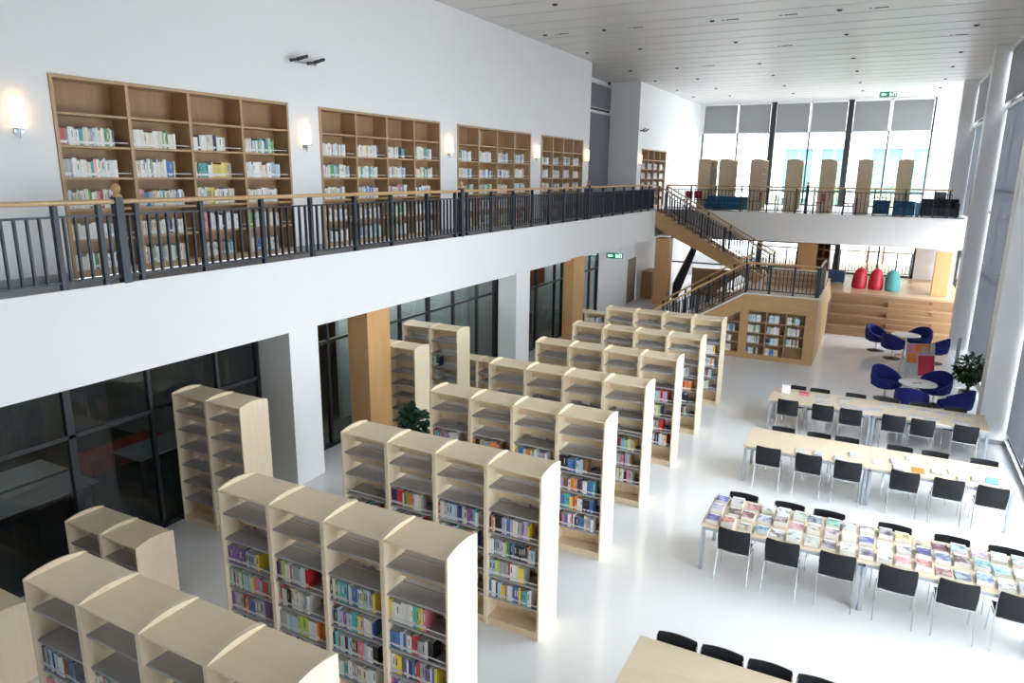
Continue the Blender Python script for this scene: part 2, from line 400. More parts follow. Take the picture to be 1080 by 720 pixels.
# glass partition under the balcony and the dim rooms behind it
def partition(n, y0, y1, posts, thick, transom):
    w = struct('window_%d' % n, MB().box(XW-.01, XW, y0, y1, .08, ZB, M['glassd']))
    f = MB()
    for p in posts:
        r = .05 if p in thick else .028
        f.box(XW-.06, XW+.03, p-r, p+r, 0, ZB, M['frame'])
    f.box(XW-.05, XW+.03, y0, y1, 0, .08, M['frame']).box(XW-.05, XW+.03, y0, y1, transom-.028, transom+.028, M['frame']).box(XW-.05, XW+.03, y0, y1, ZB-.07, ZB, M['frame'])
    f.build('window_frame', w)
partition(10, YN, 8.93, [-3.9, -2.0, .5, 2.9, 5.46, 6.72, 8.0, 8.88], (5.46,), 2.0)
partition(11, 9.65, 17.95, [9.7, 10.76, 11.9, 13.26, 14.44, 15.62, 16.86, 17.9], (14.44, 17.9), 2.3)
partition(12, 18.0, 22.9, [18.05, 19.6, 20.74, 22.2, 22.85], (20.74,), 2.1)
partition(13, 22.95, 26.4, [23.0, 24.3, 25.5, 26.36], (26.36,), 2.1)
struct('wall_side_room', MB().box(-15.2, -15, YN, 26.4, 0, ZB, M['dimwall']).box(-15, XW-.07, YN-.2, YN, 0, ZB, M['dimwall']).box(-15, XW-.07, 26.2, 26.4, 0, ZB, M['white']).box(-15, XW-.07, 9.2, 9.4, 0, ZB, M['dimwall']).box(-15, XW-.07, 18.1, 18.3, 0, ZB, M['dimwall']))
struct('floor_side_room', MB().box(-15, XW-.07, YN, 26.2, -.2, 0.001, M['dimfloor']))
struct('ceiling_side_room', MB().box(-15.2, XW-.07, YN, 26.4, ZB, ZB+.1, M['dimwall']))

# ------------------------------------------------------------------ library shelf units on the floor
UW, UD, UZ = .7625, .551, 2.2235
SHZ = [1.93, 1.62, 1.32, 1.01, .71, .41]
def side_mesh(h, sag=.045):
    n = 14
    top = [(UD*i/n, h - .0 + sag*(1-(2*i/n-1)**2)) for i in range(n+1)]
    poly = [(0, 0)] + [(UD, 0)] + top[::-1]
    return MB().prism(poly, 'x', 0, .025, M['maple_end']).mesh('side_panel')
def make_unit(h, shz, stops):
    t = thing('bookshelf', 'pale maple bookshelf unit', 'bookshelf')
    sm = side_mesh(h)
    for x in (0, UW-.025):
        o = bpy.data.objects.new('side_panel', sm); COL.objects.link(o); o.parent = t; o.location.x = x
    x0, x1 = .025, UW-.025
    MB().box(x0, x1, .006, UD-.006, h-.03, h-.008, M['maple_top']).build('top_panel', t)
    MB().box(x0, x1, .01, UD-.01, .085, .11, M['maple']).box(x0, x1, .025, .04, 0, .085, M['maple']).box(x0, x1, UD-.04, UD-.025, 0, .085, M['maple']).build('base_panel', t)
    bk = MB(); lv = [.11] + sorted(shz) + [h-.03]
    for a, b in zip(lv[:-1], lv[1:]): bk.box(x0, x1, UD/2-.007, UD/2+.007, a+(.075 if a > .2 else 0), b-.005, M['maple'])
    bk.build('back_panel', t)
    for side in (0, 1):
        for k, z in enumerate(shz):
            ya, yb = (.03, UD/2-.012) if side == 0 else (UD/2+.012, UD-.03)
            s = MB().box(x0+.003, x1-.003, ya, yb, z-.022, z, M['steel']).build('shelf', t)
            if k in stops:
                yr = ya+.006 if side == 0 else yb-.006
                MB().box(x0+.01, x1-.01, yr-.003, yr+.003, z+.045, z+.057, M['rail_w']).box(x0+.01, x0+.016, yr-.003, yr+.003, z, z+.045, M['rail_w']).box(x1-.016, x1-.01, yr-.003, yr+.003, z, z+.045, M['rail_w']).build('book_stop', s)
    return t
proto_full = make_unit(UZ, SHZ, (2, 3, 4, 5))
proto_bare = None
proto_low = None
ROWY = [2.90, 4.949, 7.01, 9.175, 11.148, 13.185, 15.217, 17.55]
ROWX = -6.26
BAYN = ['glass-wall-end bay', 'third bay from the aisle', 'second bay from the aisle', 'aisle-end bay']
used = {}
def put_unit(proto, x, y, label, group):
    t = proto if proto.name not in used else copy_tree(proto)
    used[proto.name] = 1
    t.location = (x, y, 0); tag(t, label, 'bookshelf', group)
    return t
ROWNAME = lambda i: ORD[8-i] + ' shelf row from the staircase'
for i, y in enumerate(ROWY):
    for k in range(4):
        put_unit(proto_full, ROWX + k*.7635, y, 'pale maple bookshelf, %s of the %s' % (BAYN[k], ROWNAME(i)), 'bookshelf units in the eight long rows')
proto_bare = make_unit(UZ, SHZ, ())
for y, nm in ((7.03, 'near end'), (11.28, 'middle'), (13.2, 'far end')):
    where = {'near end': 'empty tall bookshelf before the white square column', 'middle': 'tall bookshelf partly behind the oak column', 'far end': 'tall bookshelf by the glass wall past the oak column'}[nm]
    for k in range(2):
        xx, yy, sx_, sz_ = (-9.82 + k*.70, 11.82, .915, .93) if nm == 'middle' else (-9.75 + k*.7635, y, 1, 1)
        o = put_unit(proto_bare, xx, yy, where + (', bay against the glass' if k == 0 else ', bay facing the hall'), 'tall bookshelves along the glass wall'); o.scale = (sx_, 1, sz_)
proto_low = make_unit(.95, [.62, .35], ())
for x0, y, where in ((-9.55, 3.2, 'closest to the dim room with grey tables'), (-9.55, 5.05, 'before the empty tall bookshelf'), (-9.75, 15.35, 'beyond the tall bookshelves along the glass wall'), (-9.75, 23.0, 'beside the second oak column')):
    for k in range(2):
        put_unit(proto_low, x0 + k*.7635, y, 'low maple bookcase ' + where + (', glass-side half' if k == 0 else ', hall-side half'), 'low bookcases along the glass wall')

# ------------------------------------------------------------------ bookcases let into walls
def wall_case(y0, y1, label, x=XW, z0=ZS, z1=CZ1, depth=.34, cols=4, rows=6):
    t = thing('built_in_bookcase', label, 'bookcase', (x, y0, z0), 0, 'oak bookcases let into the balcony wall')
    W, H = y1-y0, z1-z0; e = .004; th = .05; b = .10
    MB().box(-depth, .02, e, th, 0, H-e, M['oak_light']).box(-depth, .02, W-th, W-e, 0, H-e, M['oak_light']).box(-depth, .02, th, W-th, H-th, H-e, M['oak_light']).box(-depth, .0, th, W-th, 0.002, b, M['oak_light']).build('case_frame', t)
    MB().box(-depth-.02, -depth, e, W-e, 0.002, H-e, M['oak']).build('back_panel', t)
    cw = (W-2*th)/cols; rh = (H-th-b)/rows
    for c in range(1, cols): MB().box(-depth, .012, th+c*cw-.025, th+c*cw+.025, b, H-th, M['oak_light']).build('divider', t)
    slots = []
    for c in range(cols):
        for r in range(rows):
            ya = th+c*cw+(.025 if c else 0); yb = th+(c+1)*cw-(.025 if c < cols-1 else 0); z = b+r*rh
            if r:
                s = MB().box(-depth, 0, ya, yb, z-.03, z, M['oak_light']).build('shelf', t)
                if r < rows-1: MB().box(-.035, -.029, ya+.01, yb-.01, z+.05, z+.062, M['rail_w']).build('book_stop', s)
            if r < rows-1: slots.append((x-.045, y0+ya+.02, y0+yb-.02, z0+z))
    return t, slots
BALC = []
for (a, b), nm in zip(CASES, ('oak built-in bookcase closest to the near end of the balcony', 'oak built-in bookcase between the second and third wall lamps', 'oak built-in bookcase with grey boxes in its top row, longer one', 'oak built-in bookcase just before the blue-grey recess window')):
    t, s = wall_case(a, b, nm); BALC += s
t, s = wall_case(C5[0], C5[1], 'small oak built-in bookcase beyond the recess at the gallery corner', z1=CZ1-.05); BALC += s

# ------------------------------------------------------------------ books
PAL_HALL = [('white', (.78,.78,.76), 17), ('grey', (.36,.38,.40), 7), ('pale blue', (.45,.60,.72), 8), ('blue', (.07,.18,.45), 6), ('navy', (.02,.04,.13), 4), ('black', (.018,.018,.022), 5), ('red', (.55,.03,.04), 6), ('pink', (.78,.22,.33), 3),
            ('purple', (.26,.10,.36), 3), ('lilac', (.50,.40,.64), 3), ('green', (.07,.30,.12), 3), ('lime green', (.44,.62,.10), 3), ('turquoise', (.10,.50,.50), 4), ('orange', (.80,.26,.05), 3), ('yellow', (.80,.60,.08), 2), ('cream', (.74,.68,.52), 5), ('brown', (.22,.11,.05), 2)]
PAL_BALC = [('white', (.80,.80,.78), 24), ('cream', (.74,.69,.57), 12), ('pale blue', (.45,.62,.76), 5), ('grey', (.40,.42,.44), 4), ('blue', (.08,.22,.5), 3), ('red', (.5,.10,.09), 1), ('navy', (.03,.05,.14), 2), ('green', (.12,.4,.16), 2), ('teal', (.10,.38,.40), 2), ('pink', (.7,.35,.4), 2), ('yellow', (.75,.6,.2), 1)]
def pick(pal):
    t = sum(p[2] for p in pal); r = R.random()*t
    for p in pal:
        r -= p[2]
        if r <= 0: return p
    return pal[-1]
class Book: __slots__ = ('o','ax','d','w','h','col','name','key','area','lab')
BOOKS = []
def fill(x, y, z, length, sx, pal, key, axis='x', facing=-1, hmax=.26, depth=(.14, .19), frac=None, runs=True):
    """stand books side by side from (x,y,z) along axis; facing: which way the spines look across the shelf"""
    frac = frac if frac is not None else R.uniform(.62, .92)
    pos = 0; n = 0; run = 0; nm = None
    base = R.uniform(.74, .9)*hmax; br = (R.uniform(.014, .03))
    while True:
        if run <= 0:
            nm = pick(pal); run = R.choice([1,1,1,2,2,3,4]) if runs else 1
            bh = min(hmax, base*R.uniform(.88, 1.12)); bw = br*R.uniform(.7, 1.6); bd = R.uniform(*depth)
        run -= 1
        if pos + bw > length*frac: break
        b = Book(); n += 1
        b.w = bw; b.h = bh; b.d = bd
        b.o = (x + sx*pos + (0 if sx > 0 else -bw), y, z) if axis == 'x' else (x, y + sx*pos + (0 if sx > 0 else -bw), z)
        b.ax = (axis, facing); b.name = nm[0]; v = R.uniform(.85, 1.15); b.col = tuple(min(.9, c*v) for c in nm[1]); b.key = key + (n,); b.lab = R.random() < .8
        b.area = 0; BOOKS.append(b); pos += bw + .0012
for i, y in enumerate(ROWY):
    for k in range(4):
        x0 = ROWX + k*.7635 + .03; L = UW - .06
        for s in (2, 3, 4, 5):
            if R.random() < .05: continue
            fill(x0+.004, y+.048, SHZ[s]+.001, L, 1, PAL_HALL, ('front', i, k, s), 'x', -1)
        for s in (1, 2, 3, 4, 5):
            if s == 1 and R.random() < .55: continue
            fill(x0+L-.004, y+UD-.048, SHZ[s]+.001, L, -1, PAL_HALL, ('rear', i, k, s), 'x', 1)
for (y, k, s) in ((13.2, 1, 2), (13.2, 1, 3), (13.2, 0, 3), (13.2, 0, 4)):
    fill(-9.75+k*.7635+.035, y+.06, SHZ[s]+.001, .3, 1, PAL_HALL, ('glass', y, k, s), 'x', -1)
for k in range(2):
    for z in (.62, .35): fill(-9.75+k*.7635+.035, 23.06, z+.001, .66, 1, PAL_HALL, ('low', 23, k, z), 'x', -1, hmax=.22)
for (x, ya, yb, z) in BALC:
    fill(x, ya, z+.001, yb-ya, 1, PAL_BALC, ('balc', round(ya,2), round(z,2)), 'y', 1, hmax=.29, depth=(.15, .2), frac=R.uniform(.7, .86))
def book_box(b):
    ax, fc = b.ax; x, y, z = b.o
    if ax == 'x': return (x, x+b.w, y, y+b.d, z, z+b.h) if fc < 0 else (x, x+b.w, y-b.d, y, z, z+b.h)
    return (x-b.d, x, y, y+b.w, z, z+b.h)

# ------------------------------------------------------------------ stair block, seating tiers, platform, flights
BX0, BX1, BY, BZ = -3.62, -1.43, 23.0, 2.11
SL = .62                                            # slope of the lower flight
XLOW = BX0 - BZ/SL
N1 = (-3.46, -1.72, .16, 1.56)                      # niche in the block: x0, x1, z0, z1
t = thing('stair_landing', 'oak-clad landing block with book niches in its front', 'landing', (0, 0, 0))
b = MB()
b.box(BX0, N1[0], BY, BY+.34, 0, BZ-.03, M['timber']).box(N1[1], BX1, BY, BY+.34, 0, BZ-.03, M['timber']).box(N1[0], N1[1], BY, BY+.34, 0, N1[2], M['timber']).box(N1[0], N1[1], BY, BY+.34, N1[3], BZ-.03, M['timber'])
b.box(BX0, BX1, BY+.34, 28.15, 0, BZ-.03, M['timber']).build('block_body', t)
MB().box(BX0, BX1, BY, 28.15, BZ-.03, BZ, M['floorwood']).build('landing_floor', t)
MB().box(BX0, BX1, BY-.004, BY+.02, BZ-.028, BZ+.012, M['rail_w']).box(BX1-.02, BX1+.004, BY+.021, 27, BZ-.028, BZ+.012, M['rail_w']).build('edge_trim', t)
for k in range(3): MB().box(BX0+.3, BX1-.05, 25.1+k*.42, 27.0, BZ+k*.13, BZ+(k+1)*.13, M['floorwood']).build('seat_step', t)
nb = MB(); cw = (N1[1]-N1[0])/3; rh = (N1[3]-N1[2])/4
t2 = thing('niche_bookcase', 'small oak bookcase of three columns in the front of the landing block', 'bookcase', (N1[0], BY, N1[2]))
MB().box(.003, N1[1]-N1[0]-.003, .3, .33, .003, N1[3]-N1[2]-.003, M['oak']).build('back_panel', t2)
for c in range(4): 
    xx = min(max(c*cw, .016), 3*cw-.016); MB().box(xx-.0125, xx+.0125, .01, .3, .003, 4*rh-.003, M['oak_light']).build('divider', t2)
for r in range(1, 4):
    for c in range(3): MB().box(c*cw+.03, (c+1)*cw-.03, .01, .3, r*rh-.02, r*rh, M['oak_light']).build('shelf', t2)
for r in range(4):
    for c in range(3):
        if r == 0 and c == 2: continue
        fill(N1[0]+c*cw+.035, BY+.04, N1[2]+r*rh+.004, cw-.07, 1, PAL_BALC, ('niche', c, r), 'x', -1, hmax=.27, frac=.7+.08*R.random())
# lower flight: closed front with a sloping niche
t = thing('lower_stair_flight', 'oak stair flight rising to the landing block, niche in its side', 'stairs')
def zs(x): return max(0, (x - XLOW)*SL)
n2a, n2b, n2z = -4.72, -3.69, .17
b = MB()
Y0, Y1 = BY+.0, BY+.3
b.prism([(XLOW, 0), (n2a, 0), (n2a, zs(n2a))], 'y', Y0, Y1, M['timber'])
b.prism([(n2a, 0), (n2b, 0), (n2b, n2z), (n2a, n2z)], 'y', Y0, Y1, M['timber'])
b.prism([(n2a, zs(n2a)-.56), (n2b, zs(n2b)-.56), (n2b, zs(n2b)), (n2a, zs(n2a))], 'y', Y0, Y1, M['timber'])
b.prism([(n2b, 0), (BX0-.003, 0), (BX0-.003, zs(BX0-.003)), (n2b, zs(n2b))], 'y', Y0, Y1, M['timber'])
b.build('side_panel', t)
MB().box(n2a, n2b, Y1, Y1+.02, n2z, 1.6, M['oak']).build('niche_back', t)
for z in (.17+.33, .17+.66, .17+.99):
    xa = max(n2a, XLOW + (z+.56)/SL)
    MB().box(xa, n2b-.003, Y0+.012, Y1, z-.02, z, M['oak_light']).build('shelf', t)
for z in (.172, .503, .833): 
    xa = max(n2a, XLOW + (z+.56+.27)/SL)
    fill(xa+.02, BY+.04, z, n2b-xa-.05, 1, PAL_BALC, ('sniche', 0, round(z,1)), 'x', -1, hmax=.26, frac=.8)
b = MB(); n = 12
for k in range(n):
    xa = XLOW + (BX0-XLOW)*k/n; b.box(xa, BX0-.003, BY+.32, BY+1.7, BZ*k/n, BZ*(k+1)/n-.0, M['floorwood'])
b.build('steps', t)
MB().prism([(XLOW, 0.01), (XLOW+.08, 0.01), (BX0-.003, BZ-.05), (BX0-.003, BZ+.01)], 'y', BY-.004, BY+.02, M['rail_w']).build('edge_trim', t)
# seating tiers at the back of the hall
t = thing('seating_tiers', 'wide oak tiers of bench steps up to the platform', 'bench steps')
TY, TD, TH = 28.4, .5, .325
for k in range(4):
    MB().box(BX1+.0, XR-.02, TY+k*TD, TY+4*TD, k*TH+.001, (k+1)*TH, M['tier']).build('tier', t)
for k in range(4):
    for h in (1,):
        MB().box(.55, 1.98, TY+k*TD-.25, TY+k*TD-.001, k*TH+.001, k*TH+TH/2, M['tier']).build('half_step', t)
for k in range(4):
    MB().box(1.9, 2.0, TY+k*TD-.03, TY+k*TD-.001, k*TH+TH*.62, k*TH+TH*.9, M['brown']).build('step_shade', t)  # dark blocks standing in for the shade where the steps cut in
PZ = 1.3
struct('floor_platform', MB().box(-5.5, BX1, 28.15, YFAR, PZ-.1, PZ, M['floorwood']).box(BX1, XR, TY+4*TD, YFAR, PZ-.1, PZ, M['floorwood']))
struct('wall_platform', MB().box(-5.5, -5.4, 28.15, YFAR, 0, PZ-.1, M['oak']).box(-5.4, BX0, 28.16, 28.3, 0, PZ-.1, M['oak']))
t = thing('landing_steps', 'short wooden steps from the landing down to the platform', 'steps')
for k in range(4): MB().box(BX0+.02, BX1-.02, 28.16, 28.2+.3*(4-k), PZ+.16*k+.001, PZ+.16*(k+1), M['floorwood']).build('step', t)
# upper flight
UX0, UX1, US = XF+.003, -3.90, (ZS-PZ)/(XF-(-3.90))
t = thing('upper_stair_flight', 'open oak-sided stair flight from the platform up to the balcony', 'stairs')
n = 17
for yy in (31.0, 32.24):
    MB().prism([(UX0, ZS-.02), (UX1, PZ+.12), (UX1, PZ+.005), (UX1-.55, PZ+.005), (UX0, ZS-.74)], 'y', yy, yy+.06, M['timber']).build('stringer', t)
b = MB()
for k in range(n-1):
    z = ZS - (k+1)*(ZS-PZ)/n; xa = UX0 + k*(UX1-UX0)/(n-1)
    b.box(xa, xa+(UX1-UX0)/(n-1)+.02, 31.07, 32.23, z-.04, z, M['floorwood'])
    b.box(xa, xa+.02, 31.07, 32.23, z, z+(ZS-PZ)/n-.04, M['oak'])
b.build('treads', t)
MB().prism([(UX0, ZS-.55), (UX1-.5, PZ+.04), (UX1-.7, PZ+.01), (UX0, ZS-.62)], 'y', 31.07, 32.23, M['timber']).build('soffit', t)
# second small stair going down behind: dark sloping rail
t = thing('back_stair_rail', 'dark sloping guard panel below the upper flight', 'railing', (0, 33.0, 0))
MB().prism([(-8.5, .02), (-8.25, .02), (-7.5, 2.3), (-7.5, 2.85), (-7.6, 2.85), (-8.5, .6)], 'y', 0, .05, M['dark']).build('guard_panel', t)
MB().tube([(-8.5, .02, .66), (-7.55, .02, 2.92)], .03, M['handrail']).build('handrail', t)
MB().box(-8.49, -8.45, -.05, -.001, 0, .6, M['dark']).build('post', t)
t = thing('wood_cupboard', 'low brown wooden cupboard by the white corridor wall beneath the balcony', 'cupboard', (-9.8, 32.2, 0))
MB().box(.0, .5, 0, 1.2, 0, 1.28, M['oak']).build('body', t); MB().box(-.01, .52, -.01, 1.21, 1.28, 1.31, M['oak_light']).build('cupboard_top', t)
for yy in (.02, .61): 
    o = MB().box(.5, .515, yy, yy+.57, .05, 1.25, M['oak']).build('door', t); MB().box(.515, .53, yy+.5, yy+.52, .6, .75, M['chrome']).build('handle', o)
t = thing('counter_unit', 'brown wooden counter under the stairs behind the oak pillar', 'counter', (-8.0, 34.6, 0))
MB().box(0, 2.4, 0, .6, 0, 1.3, M['oak']).build('body', t); MB().box(-.03, 2.43, -.03, .63, 1.3, 1.34, M['floorwood']).build('worktop', t)

# ------------------------------------------------------------------ railings
def railing(name, label, p0, p1, base, posts, newels=(), spacing=.144, height=1.08, parts=100, gap=.10, group=None, handrail=True, kind='vertical'):
    """straight rail from p0 to p1 (3-D, z = walking level; may slope); posts and newels as distances from p0"""
    p0 = Vector(p0); p1 = Vector(p1); d = p1-p0; L = math.hypot(d.x, d.y); ang = math.atan2(d.y, d.x); sl = d.z/L
    t = thing(name, label, 'railing', p0, ang, group)
    zz = lambda s, h: sl*s + h
    def bar(s0, s1, h, r, m): return MB().prism([(s0, zz(s0,h)-r), (s1, zz(s1,h)-r), (s1, zz(s1,h)+r), (s0, zz(s0,h)+r)], 'y', -r, r, m)
    MB().tube([(0, 0, zz(0, height)), (L, 0, zz(L, height))], .032, M['handrail'], 10).build('handrail', t)
    bar(.0, L, height-.17, .014, M['dark']).build('top_bar', t); bar(0, L, gap, .014, M['dark']).build('bottom_bar', t)
    xs = []
    for s in posts: MB().box(s-.03, s+.03, -.035, .035, zz(s, 0)+.001, zz(s, height-.03), M['dark']).build('post', t); xs.append(s)
    for s in newels:
        MB().box(s-.055, s+.055, -.055, .055, zz(s, 0)+.001, zz(s, height+.06), M['dark']).build('newel_post', t); xs.append(s)
        MB().lathe([(.06,.06),(.07,.075),(.045,.09),(.025,.11),(.05,.14),(.062,.17),(.05,.2),(.02,.225),(.012,.235)], M['handrail'], 14, (s, 0, zz(s, height))).build('finial', t)
    ks = [i*spacing + .07 for i in range(int((L-.07)/spacing)+1)]
    ks = [s for s in ks if all(abs(s-q) > .045 for q in xs)]
    rest = MB()
    shared = MB().box(-.012, .012, -.022, .022, gap, height-.17, M['dark']).mesh('baluster')
    for i, s in enumerate(ks):
        if i < parts:
            o = bpy.data.objects.new('baluster', shared); COL.objects.link(o); o.parent = t; o.location = (s, 0, sl*s)
        else: rest.box(s-.012, s+.012, -.022, .022, zz(s, gap), zz(s, height-.17), M['dark'])
    if rest.v: rest.build('baluster_run', t)['kind'] = 'stuff'
    return t
yst = 2.6
posts = [5.16, 5.72, 6.24, 7.28, 8.45, 9.57, 10.75, 11.9, 13.2, 14.38, 14.92, 16.14, 17.35, 18.54, 19.7, 20.85, 22.0, 22.65, 23.2, 24.35, 25.5, 26.65, 27.8, 29.0, 30.0, 3.0, 4.05]
railing('balcony_railing', 'long dark metal railing with timber handrail along the bookcase balcony', (XF-.05, yst, ZS), (XF-.05, 30.86, ZS), ZS, [p-yst for p in posts], [5.99-yst, 14.65-yst, 22.92-yst])
gx0 = -8.9
railing('gallery_railing', 'dark metal railing with timber handrail along the far gallery edge', (gx0, 32.46, ZS), (2.28, 32.46, ZS), ZS, [.03, 1.1, 2.2, 3.3, 4.4, 5.55, 6.25, 7.4, 8.5, 9.6, 10.6, 11.1], [5.97], spacing=.15)
railing('stair_railing', 'sloping railing on the hall side of the upper stair flight', (UX0+.05, 31.03, ZS-.02), (UX1, 31.03, PZ+.14), 0, [.03, 1.0, 2.0, 3.0, 4.0, 4.9], [], spacing=.12)
railing('stair_railing', 'sloping railing on the gallery side of the upper stair flight', (UX0+.05, 32.27, ZS-.02), (UX1, 32.27, PZ+.14), 0, [.03, 1.0, 2.0, 3.0, 4.0, 4.9], [], spacing=.12)
railing('stair_railing', 'sloping railing on the bookshelf side of the lower stair flight', (XLOW+.35, BY+.08, zs(XLOW+.35)+.03), (BX0-.04, BY+.08, BZ+.005), 0, [.03, .8, 1.6, 2.4], [], spacing=.105, height=.93)
railing('stair_railing', 'sloping railing on the far side of the lower stair flight', (XLOW+.35, BY+1.64, zs(XLOW+.35)+.2), (BX0-.04, BY+1.64, BZ+.18), 0, [.03, .8, 1.6, 2.4], [], spacing=.105, height=.93)
railing('landing_railing', 'level railing on the front edge of the landing block', (BX0+.01, BY+.06, BZ+.013), (BX1-.09, BY+.06, BZ+.013), 0, [.02, .72, 1.42, 2.08], [], spacing=.115, height=.94)
railing('landing_railing', 'level railing on the table side of the landing block', (BX1-.05, BY+.13, BZ+.013), (BX1-.05, BY+2.0, BZ+.013), 0, [.02, .65, 1.3, 1.94], [], spacing=.1, height=.94)
railing('window_railing', 'dark railing before the lower window behind the platform', (-7.5, 41.2, PZ), (1.6, 41.2, PZ), 0, [.1, 1.6, 3.1, 4.6, 6.1, 7.6, 9.0], [], spacing=.14, height=1.1) if False else None
struct('trim_3', MB().box(-5.5, 1.6, 41.25, 41.28, PZ+.1, PZ+.13, M['dark']).box(-5.5, 1.6, 41.25, 41.28, PZ+1.02, PZ+1.05, M['dark'])) if False else None
railing('window_railing', 'dark railing before the lower window behind the beanbags', (-5.3, 37.0, PZ), (1.5, 37.0, PZ), 0, [.1, 1.3, 2.5, 3.7, 4.9, 6.1, 6.7], [], spacing=.14, height=1.05)

# ------------------------------------------------------------------ reading tables and chairs
def make_table():
    t = thing('reading_table', 'table', 'table')
    L, W = 2.14, 1.12
    MB().box(0, L, 0, W, .722, .75, M['tabletop']).build('tabletop', t, bevel=.004)
    MB().box(.04, L-.04, .04, .08, .66, .722, M['alu']).box(.04, L-.04, W-.08, W-.04, .66, .722, M['alu']).box(.04, .08, .08, W-.08, .66, .722, M['alu']).box(L-.08, L-.04, .08, W-.08, .66, .722, M['alu']).build('apron', t)
    me = MB().box(-.025, .025, -.035, .035, 0, .66, M['alu']).mesh('leg', .004)
    for x in (.035, L-.035):
        for y in (.08, W-.08):
            o = bpy.data.objects.new('leg', me); COL.objects.link(o); o.parent = t; o.location = (x, y, 0)
    return t
TABS = [(5.62, 'bare table at the bottom edge of the view'), (9.63, 'table covered with magazines'), (13.16, 'table with scattered newspapers'), (16.38, 'table with white papers, closest to the round tables')]
pt = make_table(); first = True
for y, nm in TABS:
    for k, x in enumerate((-1.84, .302)):
        o = pt if first else copy_tree(pt); first = False
        o.location = (x, y, 0)
        tag(o, 'pale laminate reading %s, %s' % (nm, 'half toward the bookshelves' if k == 0 else 'half toward the windows'), 'table', 'pale reading tables in pairs')

def make_chair():
    t = thing('reading_chair', 'chair', 'chair')
    # curved plastic back panel
    n = 8; vs = []; fs = []
    def row(z, yo, w):
        out = []
        for i in range(n+1):
            u = -1+2*i/n; out.append((u*w, yo - .035*(1-u*u), z))
        return out
    zs_ = [(.475, .02, .208), (.51, .01, .215), (.64, -.012, .222), (.785, -.03, .219), (.82, -.035, .21)]
    for th in (0, .016):
        for z, yo, w in zs_: vs += [(x, y+th, zz) for x, y, zz in row(z, yo, w)]
    m = len(zs_); k = n+1
    for s in (0, m*k):
        for r in range(m-1):
            for i in range(n):
                q = (s+r*k+i, s+r*k+i+1, s+(r+1)*k+i+1, s+(r+1)*k+i); fs.append(q if s == 0 else q[::-1])
    o2 = m*k
    for r in range(m-1): fs.append((r*k, (r+1)*k, o2+(r+1)*k, o2+r*k)); fs.append((r*k+n, o2+r*k+n, o2+(r+1)*k+n, (r+1)*k+n))
    for i in range(n): fs.append((i, o2+i, o2+i+1, i+1)); q = (m-1)*k; fs.append((q+i, q+i+1, o2+q+i+1, o2+q+i))
    MB().add(vs, fs, M['blackp']).build('backrest', t, smooth=True)
    # moulded seat, dished with a rolled front
    vs = []; fs = []; prof = [(.02, .452), (.06, .445), (.2, .438), (.34, .445), (.4, .44), (.425, .42)]
    for th in (0, -.016):
        for y, z in prof:
            for i in range(n+1):
                u = -1+2*i/n; vs.append((u*.212, y, z+th+.012*u*u))
    m = len(prof)
    for s in (0, m*k):
        for r in range(m-1):
            for i in range(n):
                q = (s+r*k+i, s+r*k+i+1, s+(r+1)*k+i+1, s+(r+1)*k+i); fs.append(q if s == 0 else q[::-1])
    o2 = m*k
    for r in range(m-1): fs.append((r*k, o2+r*k, o2+(r+1)*k, (r+1)*k)); fs.append((r*k+n, (r+1)*k+n, o2+(r+1)*k+n, o2+r*k+n))
    for i in range(n): fs.append((i, i+1, o2+i+1, o2+i)); q = (m-1)*k; fs.append((q+i, o2+q+i, o2+q+i+1, q+i+1))
    MB().add(vs, fs, M['blackp']).build('seat', t, smooth=True)
    MB().box(-.2, .2, .06, .08, .405, .42, M['chrome']).box(-.2, .2, .34, .36, .405, .42, M['chrome']).build('seat_frame', t)
    for sx in (-1, 1):
        MB().tube([(sx*.215, .0, .79), (sx*.222, .02, .6), (sx*.222, .05, .42), (sx*.225, -.02, .2), (sx*.228, -.07, .0)], .0085, M['chrome'], 8).build('leg', t, smooth=True)
        MB().tube([(sx*.21, .06, .415), (sx*.222, .32, .41), (sx*.222, .38, .36), (sx*.226, .43, .0)], .0085, M['chrome'], 8).build('leg', t, smooth=True)
    return t
CH = {
 9.63: ([-1.35,-.70,.0,.72,1.39,2.03], [-1.43,-.75,-.19,.68,1.39,2.03], 9.53, 10.83),
 13.16: ([-1.38,-.68,-.03,.86,1.51,2.13], [-1.27,-.61,-.11,.79,1.36,2.12], 13.05, 14.32),
 16.38: ([-1.41,-.68,-.12,.71,1.25,2.02], [-1.36,-.84,-.07,.62,1.24,1.91], 16.33, 17.55),
 5.62: ([-1.2, -.3], [-1.447,-.966,-.485,-.004], 5.3, 6.86)}
pc = make_chair(); first = True
tn = {9.63: 'magazine table', 13.16: 'newspaper table', 16.38: 'white paper table', 5.62: 'bare table'}
for y0, (near, far, yn, yf) in CH.items():
    for side, xs, yb in (('near', near, yn), ('far', far, yf)):
        if y0 == 5.62 and side == 'near': continue
        for i, x in enumerate(xs):
            o = pc if first else copy_tree(pc); first = False
            rot = (0 if side == 'near' else PI) + R.uniform(-.02, .02)
            o.location = (x, y0-.045 if side == 'near' else y0+1.165, 0); o.rotation_euler = (0, 0, rot)
            lab = 'black plastic chair, %s from the bookshelves, %s, %s' % (ORD[i+1], tn[y0], 'side away from the staircase' if side == 'near' else 'staircase side')
            tag(o, lab, 'chair', 'black chairs at the reading tables')

